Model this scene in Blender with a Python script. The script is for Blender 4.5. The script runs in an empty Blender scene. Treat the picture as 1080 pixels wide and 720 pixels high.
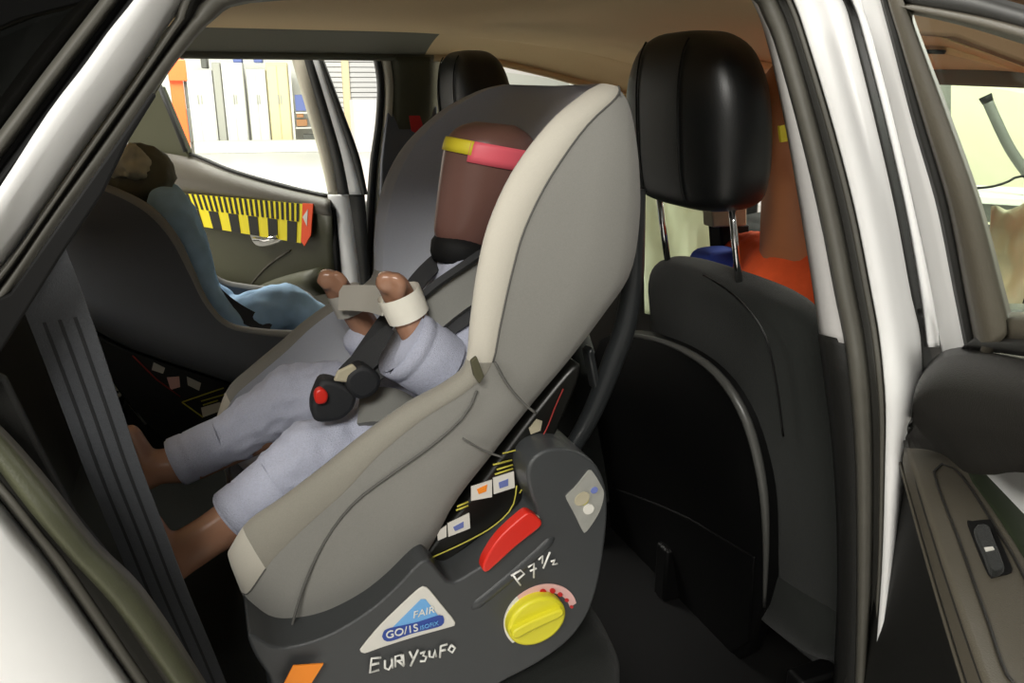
import bpy, bmesh, math, random
from mathutils import Vector, Matrix, noise

random.seed(4)
SC = bpy.context.scene
COL = SC.collection
# ------------------------------------------------------------------ camera
F = 850.0
YAW, PIT = math.radians(21), math.radians(17.5)
CAM = Vector((0, -.62, 1.36))
FW = Vector((math.sin(YAW) * math.cos(PIT), math.cos(YAW) * math.cos(PIT), -math.sin(PIT)))
RT = Vector((math.cos(YAW), -math.sin(YAW), 0))
UP = RT.cross(FW)
cd = bpy.data.cameras.new('camera')
cd.sensor_width = 36
cd.lens = F / 1080 * 36
cd.clip_start = .02
cam = bpy.data.objects.new('camera', cd)
cam.matrix_world = Matrix((
    (RT.x, UP.x, -FW.x, CAM.x), (RT.y, UP.y, -FW.y, CAM.y), (RT.z, UP.z, -FW.z, CAM.z), (0, 0, 0, 1)))
COL.objects.link(cam)
SC.camera = cam
# ------------------------------------------------------------------ light
w = bpy.data.worlds.new('workshop_air')
SC.world = w
w.use_nodes = True
w.node_tree.nodes['Background'].inputs[0].default_value = (1.0, .97, .9, 1)
w.node_tree.nodes['Background'].inputs[1].default_value = .20


def area(name, loc, to, sx, sy, watts, col=(1, .97, .9)):
    l = bpy.data.lights.new(name, 'AREA')
    l.shape = 'RECTANGLE'
    l.size, l.size_y, l.energy, l.color = sx, sy, watts, col
    o = bpy.data.objects.new(name, l)
    o.location = loc
    o.rotation_euler = (Vector(to) - Vector(loc)).to_track_quat('-Z', 'Y').to_euler()
    COL.objects.link(o)


area('ceiling_lamp_near', (-1.3, -2.6, 3.3), (.2, .3, .9), 1.6, .8, 110)
area('fill_light_left', (-3.3, -.7, 3.1), (.3, .1, 1.1), 1.4, .7, 100)  # unseen light added to brighten the open door's frame and the shell rim
area('ceiling_lamp_rear', (-3.0, 2.0, 4.2), (-3, 2.6, 0), 2.5, 1.2, 110)
area('ceiling_lamp_far', (-1.0, 11, 5), (-1.5, 16, .5), 6, 3, 1500)
area('fill_light_front', (5.2, .9, 3.6), (2.2, .8, 1.0), 3, 1.5, 330)  # unseen light set low so it brightens the cabin through the windscreen
area('fill_light_side', (-.9, 3.4, 3.6), (-.1, 1.3, 1.0), 2, .8, 210)  # added light outside the far door to brighten the denim dummy
area('fill_light_wall', (3.6, 2.2, 4.6), (5.6, 3.9, 1.4), 2.5, 1, 330)  # extra light put in to brighten the cream wall
SC.view_settings.view_transform = 'Standard'
SC.view_settings.look = 'None'
SC.view_settings.gamma = 1
SC.view_settings.use_curve_mapping = False
SC.view_settings.exposure = .1

# ------------------------------------------------------------------ pixel -> place
def ray(u, v):
    return FW + RT * ((u - 540) / F) + UP * ((360 - v) / F)


def V(u, v, Y):
    d = ray(u, v)
    return CAM + d * ((Y - CAM.y) / d.y)


def VP(u, v, o, n):
    d = ray(u, v)
    return CAM + d * ((Vector(o) - CAM).dot(n) / d.dot(n))


def VZ(u, v, Z):
    d = ray(u, v)
    return CAM + d * ((Z - CAM.z) / d.z)


def VD(u, v, dist):          # at a horizontal distance
    d = ray(u, v)
    return CAM + d * (dist / math.hypot(d.x, d.y))


TN = Vector((0, 1, -.14 / .39)).normalized()


def VB(u, v, off=0.0):       # on the near body side: upright below the belt, leaning inwards above
    p = VP(u, v, (0, off, 1.05), TN)
    if p.z < 1.05:
        p = V(u, v, off)
    return p


# ------------------------------------------------------------------ materials
MATS = {}


def mat(name, col, rough=.6, metal=0.0, grain=0.0, gscale=200.0, bump=0.0, bscale=400.0, spec=.5, sheen=0.0, coat=0.0):
    m = bpy.data.materials.new(name)
    m.use_nodes = True
    nt = m.node_tree
    b = nt.nodes['Principled BSDF']
    b.inputs['Base Color'].default_value = (*col, 1)
    b.inputs['Roughness'].default_value = rough
    b.inputs['Metallic'].default_value = metal
    b.inputs['Specular IOR Level'].default_value = spec
    b.inputs['Sheen Weight'].default_value = sheen
    b.inputs['Coat Weight'].default_value = coat
    tc = nt.nodes.new('ShaderNodeTexCoord')
    if grain:
        n = nt.nodes.new('ShaderNodeTexNoise')
        n.inputs['Scale'].default_value = gscale
        n.inputs['Detail'].default_value = 3
        nt.links.new(tc.outputs['Object'], n.inputs['Vector'])
        mx = nt.nodes.new('ShaderNodeMixRGB')
        mx.inputs[1].default_value = (*[c * (1 - grain) for c in col], 1)
        mx.inputs[2].default_value = (*[min(1, c * (1 + grain)) for c in col], 1)
        nt.links.new(n.outputs['Fac'], mx.inputs[0])
        nt.links.new(mx.outputs[0], b.inputs['Base Color'])
    if bump:
        n2 = nt.nodes.new('ShaderNodeTexNoise')
        n2.inputs['Scale'].default_value = bscale
        nt.links.new(tc.outputs['Object'], n2.inputs['Vector'])
        bp = nt.nodes.new('ShaderNodeBump')
        bp.inputs['Strength'].default_value = bump
        bp.inputs['Distance'].default_value = .002
        nt.links.new(n2.outputs['Fac'], bp.inputs['Height'])
        nt.links.new(bp.outputs[0], b.inputs['Normal'])
    MATS[name] = m
    return m


def glassmat(name, tint, refl=.08):
    m = bpy.data.materials.new(name)
    m.use_nodes = True
    nt = m.node_tree
    nt.nodes.remove(nt.nodes['Principled BSDF'])
    t = nt.nodes.new('ShaderNodeBsdfTransparent')
    t.inputs[0].default_value = (*tint, 1)
    g = nt.nodes.new('ShaderNodeBsdfGlossy')
    g.inputs['Roughness'].default_value = .02
    mx = nt.nodes.new('ShaderNodeMixShader')
    mx.inputs[0].default_value = refl
    nt.links.new(t.outputs[0], mx.inputs[1])
    nt.links.new(g.outputs[0], mx.inputs[2])
    nt.links.new(mx.outputs[0], nt.nodes['Material Output'].inputs[0])
    MATS[name] = m


mat('paint', (.80, .80, .79), .4)
mat('rubber', (.016, .016, .014), .6, grain=.2)
mat('rubber_soft', (.075, .071, .058), .55, grain=.15, gscale=60)
mat('arch_trim', (.055, .058, .03), .55, grain=.2, gscale=40, bump=.2)
mat('rubber_mid', (.032, .031, .026), .6)
mat('black', (.006, .006, .006), .7, spec=.2)
mat('black_trim', (.009, .009, .008), .55, spec=.3, bump=.25, bscale=900)
mat('door_trim', (.085, .075, .055), .5, bump=.3, bscale=900)
mat('door_dark', (.016, .015, .013), .45, bump=.3, bscale=700)
mat('door_olive', (.050, .050, .022), .6, bump=.3, bscale=700)
mat('recess_green', (.014, .022, .008), .6)
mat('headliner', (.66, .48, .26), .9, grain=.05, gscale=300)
mat('liner_shaded', (.13, .125, .09), .9, grain=.06, gscale=300)  # headliner colour darkened in place of shade on rails facing away from light
mat('pillar_grey', (.42, .41, .40), .7, grain=.04)
mat('pillar_beige', (.50, .46, .36), .7)
mat('pillar_olive', (.07, .065, .035), .8, grain=.1)
mat('seat_fabric', (.011, .0125, .011), .9, spec=.25, grain=.25, gscale=500, bump=.5, bscale=900, sheen=.1)
mat('leather', (.004, .0045, .0045), .40, bump=.15, bscale=600)
mat('seat_plastic', (.003, .003, .003), .5, spec=.25)
mat('pocket_edge', (.07, .07, .065), .35)
mat('chrome', (.75, .75, .75), .12, metal=1)
mat('grey_cover', (.24, .235, .215), .9, grain=.12, gscale=700, bump=.25, bscale=2200, sheen=.15)
mat('tan_cover', (.27, .255, .215), .9, grain=.12, gscale=700, bump=.25, bscale=2200, sheen=.15)
mat('beige_edge_lit', (.52, .49, .42), .9, grain=.06, gscale=700, bump=.25, bscale=2200, sheen=.15)  # beige of the rim, lightened further for light on the rolled edge
mat('blue_lining', (.42, .44, .50), .9, grain=.10, gscale=700, bump=.25, bscale=2200, sheen=.15)
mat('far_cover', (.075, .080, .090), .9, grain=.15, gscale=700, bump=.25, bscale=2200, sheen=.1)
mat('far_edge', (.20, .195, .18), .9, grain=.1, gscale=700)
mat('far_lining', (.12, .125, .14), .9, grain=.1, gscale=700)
mat('base_plastic', (.045, .048, .050), .32, bump=.25, bscale=1500)
mat('shell_black', (.006, .006, .005), .35)
mat('cant_brown', (.20, .12, .065), .8)
mat('seam', (.10, .098, .09), .9)
mat('bow_plastic', (.018, .02, .021), .28)
mat('red', (.62, .022, .012), .35)
mat('yellow', (.72, .66, .03), .4)
mat('yellow_ink', (.50, .45, .06), .6)
mat('red_ink', (.28, .02, .015), .6)
mat('orange_tag', (.95, .28, .02), .6)
mat('sticker_white', (.72, .70, .64), .5)
mat('sticker_pink', (.75, .45, .42), .5)
mat('sticker_blue', (.16, .42, .78), .5)
mat('sticker_navy', (.03, .07, .33), .5)
mat('silver_label', (.50, .50, .46), .3, metal=.4, grain=.15, gscale=90)
mat('ink_white', (.8, .8, .76), .6)
mat('ink_dark', (.05, .04, .04), .6)
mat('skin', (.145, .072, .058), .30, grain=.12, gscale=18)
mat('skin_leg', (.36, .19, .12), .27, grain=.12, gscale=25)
mat('adult_skin', (.52, .20, .085), .5, grain=.12, gscale=20)
mat('heather', (.46, .48, .59), .95, grain=.16, gscale=420, bump=.8, bscale=700)
mat('denim', (.34, .52, .72), .95, grain=.35, gscale=22, bump=.6, bscale=900)
mat('tape_white', (.85, .82, .72), .7, grain=.05, gscale=60)
mat('tape_grey', (.50, .48, .43), .6)
mat('tape_pink', (.80, .12, .16), .5)
mat('tape_yellow', (.72, .60, .03), .5)
mat('tape_red', (.55, .02, .02), .5)
mat('strap', (.012, .013, .015), .6, grain=.2, bump=.4, bscale=1200)
mat('pad_grey', (.19, .19, .175), .9, grain=.1, gscale=600)
mat('belt', (.060, .064, .072), .55, grain=.15, gscale=300, bump=.5, bscale=900)
mat('belt_line', (.012, .013, .015), .7)
mat('orange_shirt', (.80, .10, .02), .9, grain=.15, gscale=40, bump=.6, bscale=120)
mat('blue_collar', (.03, .07, .42), .8)
mat('olive_hood', (.10, .09, .055), .8, grain=.2, gscale=40)
mat('khaki', (.42, .38, .27), .85, grain=.2, gscale=50)
mat('cream_cloth', (.80, .72, .52), .9, grain=.08, gscale=10)
mat('green_cloth', (.80, .82, .68), .9, grain=.2, gscale=8)
mat('floor_grey', (.62, .60, .57), .35, grain=.08, gscale=.6)
mat('wall_cream', (.80, .74, .56), .9, grain=.03, gscale=1)
mat('wall_white', (.80, .79, .76), .9, grain=.03, gscale=1)
mat('cabinet_white', (.78, .77, .74), .6, grain=.03, gscale=2)
mat('cabinet_cream', (.80, .70, .42), .6)
mat('cabinet_gap', (.45, .44, .40), .8)
mat('post_orange', (.85, .13, .03), .45)
mat('box_blue', (.14, .18, .45), .7)
mat('box_brown', (.45, .22, .10), .8)
mat('shutter', (.60, .61, .60), .55)
mat('machine_grey', (.12, .12, .11), .6)
mat('plant_green', (.10, .42, .08), .8)
mat('scale_yellow', (.88, .74, .02), .6)
mat('scale_black', (.015, .014, .008), .7)
mat('scale_red', (.90, .09, .02), .6)
nt = MATS['green_cloth'].node_tree
tl = nt.nodes.new('ShaderNodeBsdfTranslucent'); tl.inputs[0].default_value = (.78, .80, .66, 1)
mx = nt.nodes.new('ShaderNodeMixShader'); mx.inputs[0].default_value = .55
nt.links.new(nt.nodes['Principled BSDF'].outputs[0], mx.inputs[1]); nt.links.new(tl.outputs[0], mx.inputs[2])
nt.links.new(mx.outputs[0], nt.nodes['Material Output'].inputs[0])
glassmat('quarter_tint', (.05, .06, .045), .04)
glassmat('glass', (.93, .96, .93), .03)

# ------------------------------------------------------------------ builders
def tagit(o, label=None, cat=None, group=None, kind=None):
    if label: o['label'] = label
    if cat: o['category'] = cat
    if group: o['group'] = group
    if kind: o['kind'] = kind
    return o


def empty(name, loc, label=None, cat=None, group=None, kind=None, parent=None):
    o = bpy.data.objects.new(name, None)
    o.location = Vector(loc) - (root_loc(parent) if parent else Vector())
    o.parent = parent
    o.empty_display_size = .05
    COL.objects.link(o)
    return tagit(o, label, cat, group, kind)


def root_loc(p):
    v = Vector((0, 0, 0))
    while p is not None:
        v += p.location
        p = p.parent
    return v


def link(name, me, m, parent=None, smooth=True):
    """World-space mesh -> object; under a parent the mesh is moved to its frame."""
    o = bpy.data.objects.new(name, me)
    if m: me.materials.append(MATS[m] if isinstance(m, str) else m)
    COL.objects.link(o)
    c = sum((v.co for v in me.vertices), Vector()) / max(1, len(me.vertices))
    me.transform(Matrix.Translation(-c))
    if parent is not None:
        o.parent = parent
        o.location = c - root_loc(parent)
    else:
        o.location = c
    if smooth:
        for p in me.polygons: p.use_smooth = True
    return o


def mesh(name, vs, fs, m, parent=None, smooth=True, fix=True):
    me = bpy.data.meshes.new(name)
    me.from_pydata([tuple(v) for v in vs], [], fs)
    if fix:
        bm = bmesh.new(); bm.from_mesh(me)
        bmesh.ops.recalc_face_normals(bm, faces=bm.faces)
        bm.to_mesh(me); bm.free()
    return link(name, me, m, parent, smooth)


def bev(o, wd=.004, seg=2, ang=35):
    b = o.modifiers.new('bevel', 'BEVEL')
    b.width = wd; b.segments = seg; b.limit_method = 'ANGLE'; b.angle_limit = math.radians(ang)
    for p in o.data.polygons: p.use_smooth = True
    o.data.set_sharp_from_angle(angle=math.radians(50)) if hasattr(o.data, 'set_sharp_from_angle') else None
    return o


def slab(name, loop, thick, m, parent=None, bevel=.003, seg=2):
    """A plate: loop of world points, thickened by vector."""
    n = len(loop)
    vs = list(loop) + [p + thick for p in loop]
    fs = [list(range(n)), list(range(2 * n - 1, n - 1, -1))] + [[i, (i + 1) % n, n + (i + 1) % n, n + i] for i in range(n)]
    o = mesh(name, vs, fs, m, parent, smooth=False)
    if bevel: bev(o, bevel, seg)
    return o


def cr(pts, n, closed=False):
    """Catmull-Rom resample by index; points are tuples/Vectors of any size."""
    P = [tuple(p) for p in pts]
    k = len(P)
    out = []
    tot = k if closed else k - 1
    cnt = n if closed else n - 1
    for j in range(n):
        t = j / cnt * tot
        i = min(int(t), tot - 1); f = t - i
        g = (lambda a: P[a % k]) if closed else (lambda a: P[max(0, min(k - 1, a))])
        a, b, c, d = g(i - 1), g(i), g(i + 1), g(i + 2)
        out.append(tuple(.5 * (2 * b[q] + (c[q] - a[q]) * f + (2 * a[q] - 5 * b[q] + 4 * c[q] - d[q]) * f * f
                               + (3 * b[q] - a[q] - 3 * c[q] + d[q]) * f ** 3) for q in range(len(b))))
    return out


def rs(pts, n, closed=False):
    """Resample by arc length after a Catmull-Rom pass."""
    d = cr(pts, max(80, len(pts) * 14), closed)
    if closed: d = d + [d[0]]
    L = [0]
    for a, b in zip(d, d[1:]): L.append(L[-1] + math.dist(a, b))
    out = []
    cnt = n if closed else n - 1
    k = 0
    for j in range(n):
        s = L[-1] * j / cnt
        while k < len(L) - 2 and L[k + 1] < s: k += 1
        f = (s - L[k]) / max(1e-9, L[k + 1] - L[k])
        out.append(tuple(a + (b - a) * f for a, b in zip(d[k], d[k + 1])))
    return out


def strips(name, lines, m, parent, solid=.004, smooth=True):
    """Surface through polylines of equal count, given a little thickness."""
    n = len(lines[0])
    vs = [p for L in lines for p in L]
    fs = [[r * n + i, r * n + i + 1, (r + 1) * n + i + 1, (r + 1) * n + i] for r in range(len(lines) - 1) for i in range(n - 1)]
    o = mesh(name, vs, fs, m, parent, smooth, fix=True)
    if solid:
        s = o.modifiers.new('thick', 'SOLIDIFY'); s.thickness = solid; s.offset = 0
    return o


def tube(name, pts, rad, m, parent=None, seg=10, cap=True, flat=None):
    """Swept tube; rad number or list; flat=(vector, factor) squashes along a vector."""
    pts = [Vector(p) for p in pts]
    n = len(pts)
    rad = rad if isinstance(rad, (list, tuple)) else [rad] * n
    vs, fs = [], []
    ref = None
    for i, p in enumerate(pts):
        t = (pts[min(n - 1, i + 1)] - pts[max(0, i - 1)]).normalized()
        if ref is None:
            ref = t.orthogonal().normalized()
        a = (ref - t * ref.dot(t)).normalized(); ref = a
        b = t.cross(a)
        for k in range(seg):
            an = 2 * math.pi * k / seg
            q = a * math.cos(an) * rad[i] + b * math.sin(an) * rad[i]
            if flat:
                fv = flat[0].normalized(); q = q - fv * q.dot(fv) * (1 - flat[1])
            vs.append(p + q)
    for i in range(n - 1):
        for k in range(seg):
            fs.append([i * seg + k, i * seg + (k + 1) % seg, (i + 1) * seg + (k + 1) % seg, (i + 1) * seg + k])
    if cap:
        fs.append(list(range(seg))[::-1]); fs.append(list(range((n - 1) * seg, n * seg)))
    if name is None: return vs, fs
    return mesh(name, vs, fs, m, parent)


def ribbon(name, pts, wid, nrm, m, parent=None, thick=.0015):
    """Flat webbing: centre points, width (number/list), surface normal (vector/list)."""
    pts = [Vector(p) for p in pts]; n = len(pts)
    wid = wid if isinstance(wid, (list, tuple)) else [wid] * n
    nrm = nrm if isinstance(nrm, list) else [nrm] * n
    vs, fs = [], []
    for i, p in enumerate(pts):
        t = (pts[min(n - 1, i + 1)] - pts[max(0, i - 1)]).normalized()
        s = t.cross(Vector(nrm[i])).normalized()
        u = s.cross(t).normalized()
        for a, b in ((-.5, -1), (.5, -1), (.5, 1), (-.5, 1)):
            vs.append(p + s * wid[i] * a + u * thick * b)
    for i in range(n - 1):
        for k in range(4): fs.append([i * 4 + k, i * 4 + (k + 1) % 4, (i + 1) * 4 + (k + 1) % 4, (i + 1) * 4 + k])
    fs += [[3, 2, 1, 0], [n * 4 - 4, n * 4 - 3, n * 4 - 2, n * 4 - 1]]
    o = mesh(name, vs, fs, m, parent)
    o.data.set_sharp_from_angle(angle=math.radians(40))
    return o


def box(name, c, s, m, parent=None, rz=0.0, bevel=.004, seg=2, rot=None):
    R = rot if rot is not None else Matrix.Rotation(rz, 3, 'Z')
    vs = [Vector(c) + R @ Vector((x * s[0] / 2, y * s[1] / 2, z * s[2] / 2)) for x in (-1, 1) for y in (-1, 1) for z in (-1, 1)]
    fs = [[0, 1, 3, 2], [4, 6, 7, 5], [0, 4, 5, 1], [2, 3, 7, 6], [0, 2, 6, 4], [1, 5, 7, 3]]
    o = mesh(name, vs, fs, m, parent, smooth=False)
    if bevel: bev(o, bevel, seg)
    return o


def sup(a, e):          # signed power, for rounded-box rings
    return math.copysign(abs(a) ** e, a)


def rloft(name, rings, m, parent=None, cap=True, sub=0):
    """Loft through rings of equal point count (closed rings)."""
    k = len(rings[0]); n = len(rings)
    vs = [p for r in rings for p in r]
    fs = [[i * k + j, i * k + (j + 1) % k, (i + 1) * k + (j + 1) % k, (i + 1) * k + j] for i in range(n - 1) for j in range(k)]
    if cap: fs += [list(range(k))[::-1], list(range((n - 1) * k, n * k))]
    o = mesh(name, vs, fs, m, parent)
    if sub:
        s = o.modifiers.new('sub', 'SUBSURF'); s.levels = sub; s.render_levels = sub
    return o


def blob(name, chains, m, parent=None, voxel=.006, smooth=6, wrinkle=0.0, wscale=30.0, ell=()):
    """One continuous skin over tapered limbs. chains: [[(point, r), ...], ...]; ell: [(centre, (rx,ry,rz), Matrix)]."""
    vs, fs = [], []
    for ch in chains:
        pts = [(Vector(p), r) for p, r in ch]
        dense = []
        for (a, ra), (b, rb) in zip(pts, pts[1:]):
            k = max(2, int((b - a).length / .008))
            for i in range(k): dense.append((a.lerp(b, i / k), ra + (rb - ra) * i / k))
        dense.append(pts[-1])
        p0, r0 = dense[0]; p1, r1 = dense[-1]
        d0 = (dense[0][0] - dense[1][0]).normalized(); d1 = (dense[-1][0] - dense[-2][0]).normalized()
        pre = [(p0 + d0 * r0 * s, r0 * math.sqrt(max(.02, 1 - s * s))) for s in (.97, .8, .5)]
        post = [(p1 + d1 * r1 * s, r1 * math.sqrt(max(.02, 1 - s * s))) for s in (.5, .8, .97)]
        dense = pre + dense + post
        v, f = tube(None, [p for p, _ in dense], [r for _, r in dense], None, seg=16)
        o = len(vs); vs += v; fs += [[i + o for i in q] for q in f]
    for c, rad, rot in ell:
        o = len(vs); A, B = 14, 20
        for i in range(A + 1):
            th = math.pi * i / A
            for j in range(B):
                ph = 2 * math.pi * j / B
                vs.append(Vector(c) + rot @ Vector((rad[0] * math.sin(th) * math.cos(ph), rad[1] * math.sin(th) * math.sin(ph), rad[2] * math.cos(th))))
        for i in range(A):
            for j in range(B):
                fs.append([o + i * B + j, o + i * B + (j + 1) % B, o + (i + 1) * B + (j + 1) % B, o + (i + 1) * B + j])
    me = bpy.data.meshes.new(name + '_raw')
    me.from_pydata([tuple(v) for v in vs], [], fs)
    bm = bmesh.new(); bm.from_mesh(me)
    bmesh.ops.remove_doubles(bm, verts=bm.verts, dist=1e-5)
    bmesh.ops.recalc_face_normals(bm, faces=bm.faces)
    bm.to_mesh(me); bm.free()
    t = bpy.data.objects.new('temp_raw', me); COL.objects.link(t)
    r = t.modifiers.new('r', 'REMESH'); r.mode = 'VOXEL'; r.voxel_size = voxel
    s = t.modifiers.new('s', 'SMOOTH'); s.factor = .5; s.iterations = smooth
    dg = bpy.context.evaluated_depsgraph_get()
    me2 = bpy.data.meshes.new_from_object(t.evaluated_get(dg))
    bpy.data.objects.remove(t); bpy.data.meshes.remove(me)
    me2.name = name
    if wrinkle:
        me2.calc_loop_triangles()
        nr = [v.normal.copy() for v in me2.vertices]
        for v, q in zip(me2.vertices, nr):
            c = v.co * wscale
            d = noise.noise(c) + .5 * noise.noise(c * 2.3) - abs(noise.noise(c * 1.3 + Vector((7, 3, 1)))) * 1.2
            v.co += q * d * wrinkle
    return link(name, me2, m, parent)


def stroke(name, pxs, conv, rad, m, parent):
    """Pen line on a surface."""
    return tube(name, [conv(*p) for p in pxs], rad, m, parent, seg=6)


def text(name, body, o0, o1, size, m, parent, thick=.0006, nrm=Vector((0, -1, 0)), shear=0.0, sx=1.0):
    """Raised print: baseline starts at o0 and runs towards o1."""
    cu = bpy.data.curves.new(name, 'FONT')
    cu.body = body; cu.size = size; cu.extrude = thick; cu.shear = shear
    t = bpy.data.objects.new('temp_text', cu); COL.objects.link(t)
    dg = bpy.context.evaluated_depsgraph_get()
    me = bpy.data.meshes.new_from_object(t.evaluated_get(dg))
    bpy.data.objects.remove(t)
    xx = (o1 - o0).normalized(); zz = (nrm - xx * nrm.dot(xx)).normalized(); yy = zz.cross(xx)
    me.materials.clear()
    me.transform(Matrix(((xx.x * sx, yy.x, zz.x, o0.x), (xx.y * sx, yy.y, zz.y, o0.y), (xx.z * sx, yy.z, zz.z, o0.z), (0, 0, 0, 1))))
    return link(name, me, m, parent, smooth=False)


YP = Vector((0, 1, 0))
# ================================================================== workshop
def structure(o, label, cat):
    return tagit(o, label, cat, kind='structure')


fl = box('floor', (0, 9, -.02), (60, 40, .04), 'floor_grey', bevel=0)
structure(fl, 'pale grey workshop floor outside the car', 'floor')
# far white wall beyond the far door
FD = Vector((math.sin(math.radians(8)), math.cos(math.radians(8)), 0))   # far rows face the car squarely
FO = Vector((0, 0, 0)) + FD * 19


def far(u, v, d=0.0):
    return VP(u, v, FO - FD * d, FD)


wl = slab('wall_back', [far(-900, 700, -1.2) * 1, far(900, 700, -1.2), far(900, -400, -1.2), far(-900, -400, -1.2)], FD * .2, 'wall_white', bevel=0)
structure(wl, 'white back wall of the workshop', 'wall')


def far_box(name, u0, u1, v0, v1, dep, m, label, cat, group=None, seam=True, d=0.0):
    """Upright cabinet standing on the floor; u,v give width and top."""
    a = far(u0, 160, d); b = far(u1, 160, d)
    top = far((u0 + u1) / 2, v0, d).z
    bot = 0 if v1 is None else far((u0 + u1) / 2, v1, d).z
    e = empty(name, ((a.x + b.x) / 2, (a.y + b.y) / 2, bot), label, cat, group)
    loop = [Vector((a.x, a.y, bot)), Vector((b.x, b.y, bot)), Vector((b.x, b.y, top)), Vector((a.x, a.y, top))]
    slab('body', loop, FD * dep, m, e, bevel=.02)
    if seam:
        ax = (b - a).normalized(); ax.z = 0; wd = (Vector((b.x, b.y, 0)) - Vector((a.x, a.y, 0))).length
        for k in (0, 1):
            s0 = Vector((a.x, a.y, 0)) + ax * (wd * (.04 + .48 * k)); s1 = s0 + ax * wd * .44
            dl = [Vector((s0.x, s0.y, bot + .08)), Vector((s1.x, s1.y, bot + .08)), Vector((s1.x, s1.y, top - .06)), Vector((s0.x, s0.y, top - .06))]
            dr = slab('door', [p - FD * .03 for p in dl], FD * .03, m, e, bevel=.008)
            h = s0 + ax * wd * (.40 if k == 0 else .04)
            slab('handle', [Vector((h.x, h.y, 1.0)) - FD * .05, Vector((h.x, h.y, 1.0)) - FD * .05 + ax * .03,
                            Vector((h.x, h.y, 1.2)) - FD * .05 + ax * .03, Vector((h.x, h.y, 1.2)) - FD * .05], FD * .02, 'cabinet_gap', dr, bevel=.004)
    return e


far_box('cabinet', 201, 232, 74, None, .5, 'cabinet_white', 'white cabinet just right of the orange post', 'cabinet', 'cabinets along the back wall')
far_box('cabinet', 233, 241, 66, None, .5, 'cabinet_gap', 'narrow grey cabinet between two white cabinets', 'cabinet', 'cabinets along the back wall', seam=False)
far_box('cabinet', 242, 264, 66, None, .5, 'cabinet_white', 'tall pale cabinet in the middle of the back row', 'cabinet', 'cabinets along the back wall')
far_box('cabinet', 267, 287, 73, None, .5, 'cabinet_white', 'white cabinet beside the cream cabinet', 'cabinet', 'cabinets along the back wall')
far_box('cabinet', 288, 310, 66, None, .5, 'cabinet_cream', 'cream yellow cabinet at the end of the back row', 'cabinet', 'cabinets along the back wall')
far_box('low_ledge', 196, 360, 149, None, .5, 'wall_white', 'long low white ledge in front of the cabinets', 'ledge', seam=False, d=.9)
for i, (a, b, mm, lb) in enumerate([(222, 228, 'machine_grey', 'grey'), (255, 264, 'box_blue', 'blue'), (276, 285, 'box_blue', 'dark blue')]):
    far_box('storage_box', a, b, 58, 66 if i else 72, .4, mm, ['grey storage box on top of the leftmost white cabinet', 'blue storage box on top of the tall pale cabinet',
            'blue storage box above the white cabinet beside the cream one'][i], 'box', 'boxes on the cabinets', seam=False, d=-.05)
# open shelf with boxes
pa, pb = far(312, 160), far(336, 160)
sh = empty('storage_shelf', ((pa.x + pb.x) / 2, (pa.y + pb.y) / 2, 0), 'pale storage shelf with boxes at the end of the row', 'shelf')
for u in (312, 335):
    p = far(u, 160)
    box('upright', (p.x, p.y + .25, .9), (.05, .5, 1.8), 'cabinet_white', sh, bevel=0)
for v in (118, 134, 150):
    p, q = far(312, v), far(336, v)
    box('shelf_board', ((p.x + q.x) / 2, (p.y + q.y) / 2 + .25, p.z - .02), ((q - p).length, .5, .03), 'cabinet_white', sh, bevel=0)
for u0, u1, v0, v1, m, lb in [(312, 322, 100, 117, 'box_blue', 'blue box on the top shelf of the storage shelf'), (313, 320, 119, 124, 'box_brown', 'flat brown box on the middle shelf'),
                              (313, 324, 126, 133, 'box_brown', 'larger brown box under the flat brown box'), (320, 333, 142, 149, 'machine_grey', 'grey box on the lowest shelf')]:
    p, q = far(u0, v1), far(u1, v0)
    o = slab('storage_box', [Vector((p.x, p.y, p.z)), Vector((q.x, p.y, p.z)), Vector((q.x, p.y, q.z)), Vector((p.x, p.y, q.z))], FD * .35, m, bevel=.01)
    tagit(o, lb, 'box', 'boxes on the storage shelf')
# lift post
pd = VP(190, 120, FD * 13, FD)
lp = empty('lift_post', (pd.x, pd.y, 0), 'orange lift post standing before the white cabinets', 'post')
for nm, dx, wd, dy, z0, z1, m in [('column', 0, .19, .2, 0, 3.2, 'post_orange'), ('guard_rail', .125, .045, .12, .0, 3.2, 'machine_grey'), ('motor_box', .10, .10, .16, .55, 1.05, 'machine_grey'),
                                  ('base_plate', .05, .5, .5, 0, .03, 'post_orange'), ('carriage', .03, .26, .3, 1.45, 1.75, 'post_orange')]:
    box(nm, (pd.x + dx, pd.y, (z0 + z1) / 2), (wd, dy, z1 - z0), m, lp, bevel=.01)
# roller shutter
sa, sb = far(338, 160, -1.1), far(420, 160, -1.1)
shd = empty('door_1', ((sa.x + sb.x) / 2, (sa.y + sb.y) / 2, 0), 'pale grey roller shutter door in the back wall', 'door', kind='structure')
ax = (sb - sa); ax.z = 0; SW = ax.length; ax.normalize()
for k in range(30):
    z = .1 + k * .115
    p = Vector((sa.x, sa.y, z))
    slab('slat', [p - FD * .10, p + ax * SW - FD * .10, p + ax * SW - FD * .05 + Vector((0, 0, .10)), p - FD * .05 + Vector((0, 0, .10))], FD * .04, 'shutter', shd, bevel=0)
p = far(369, 160, -1.0); box('post', (p.x, p.y, 1.8), (.16, .12, 3.6), 'cabinet_cream', shd, bevel=0)
p = far(385, 150, 1)
tagit(box('storage_box', (p.x, p.y, .55), (.5, .5, 1.1), 'cabinet_white', bevel=.01), 'white crate on the floor before the roller shutter', 'box')

# front right cream wall seen through the near door's window
az = math.radians(51); RD = Vector((math.sin(az), math.cos(az), 0)); RO = CAM + RD * 7.5


def rw(u, v, d=0.0):
    return VP(u, v, RO - RD * d, RD)


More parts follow.
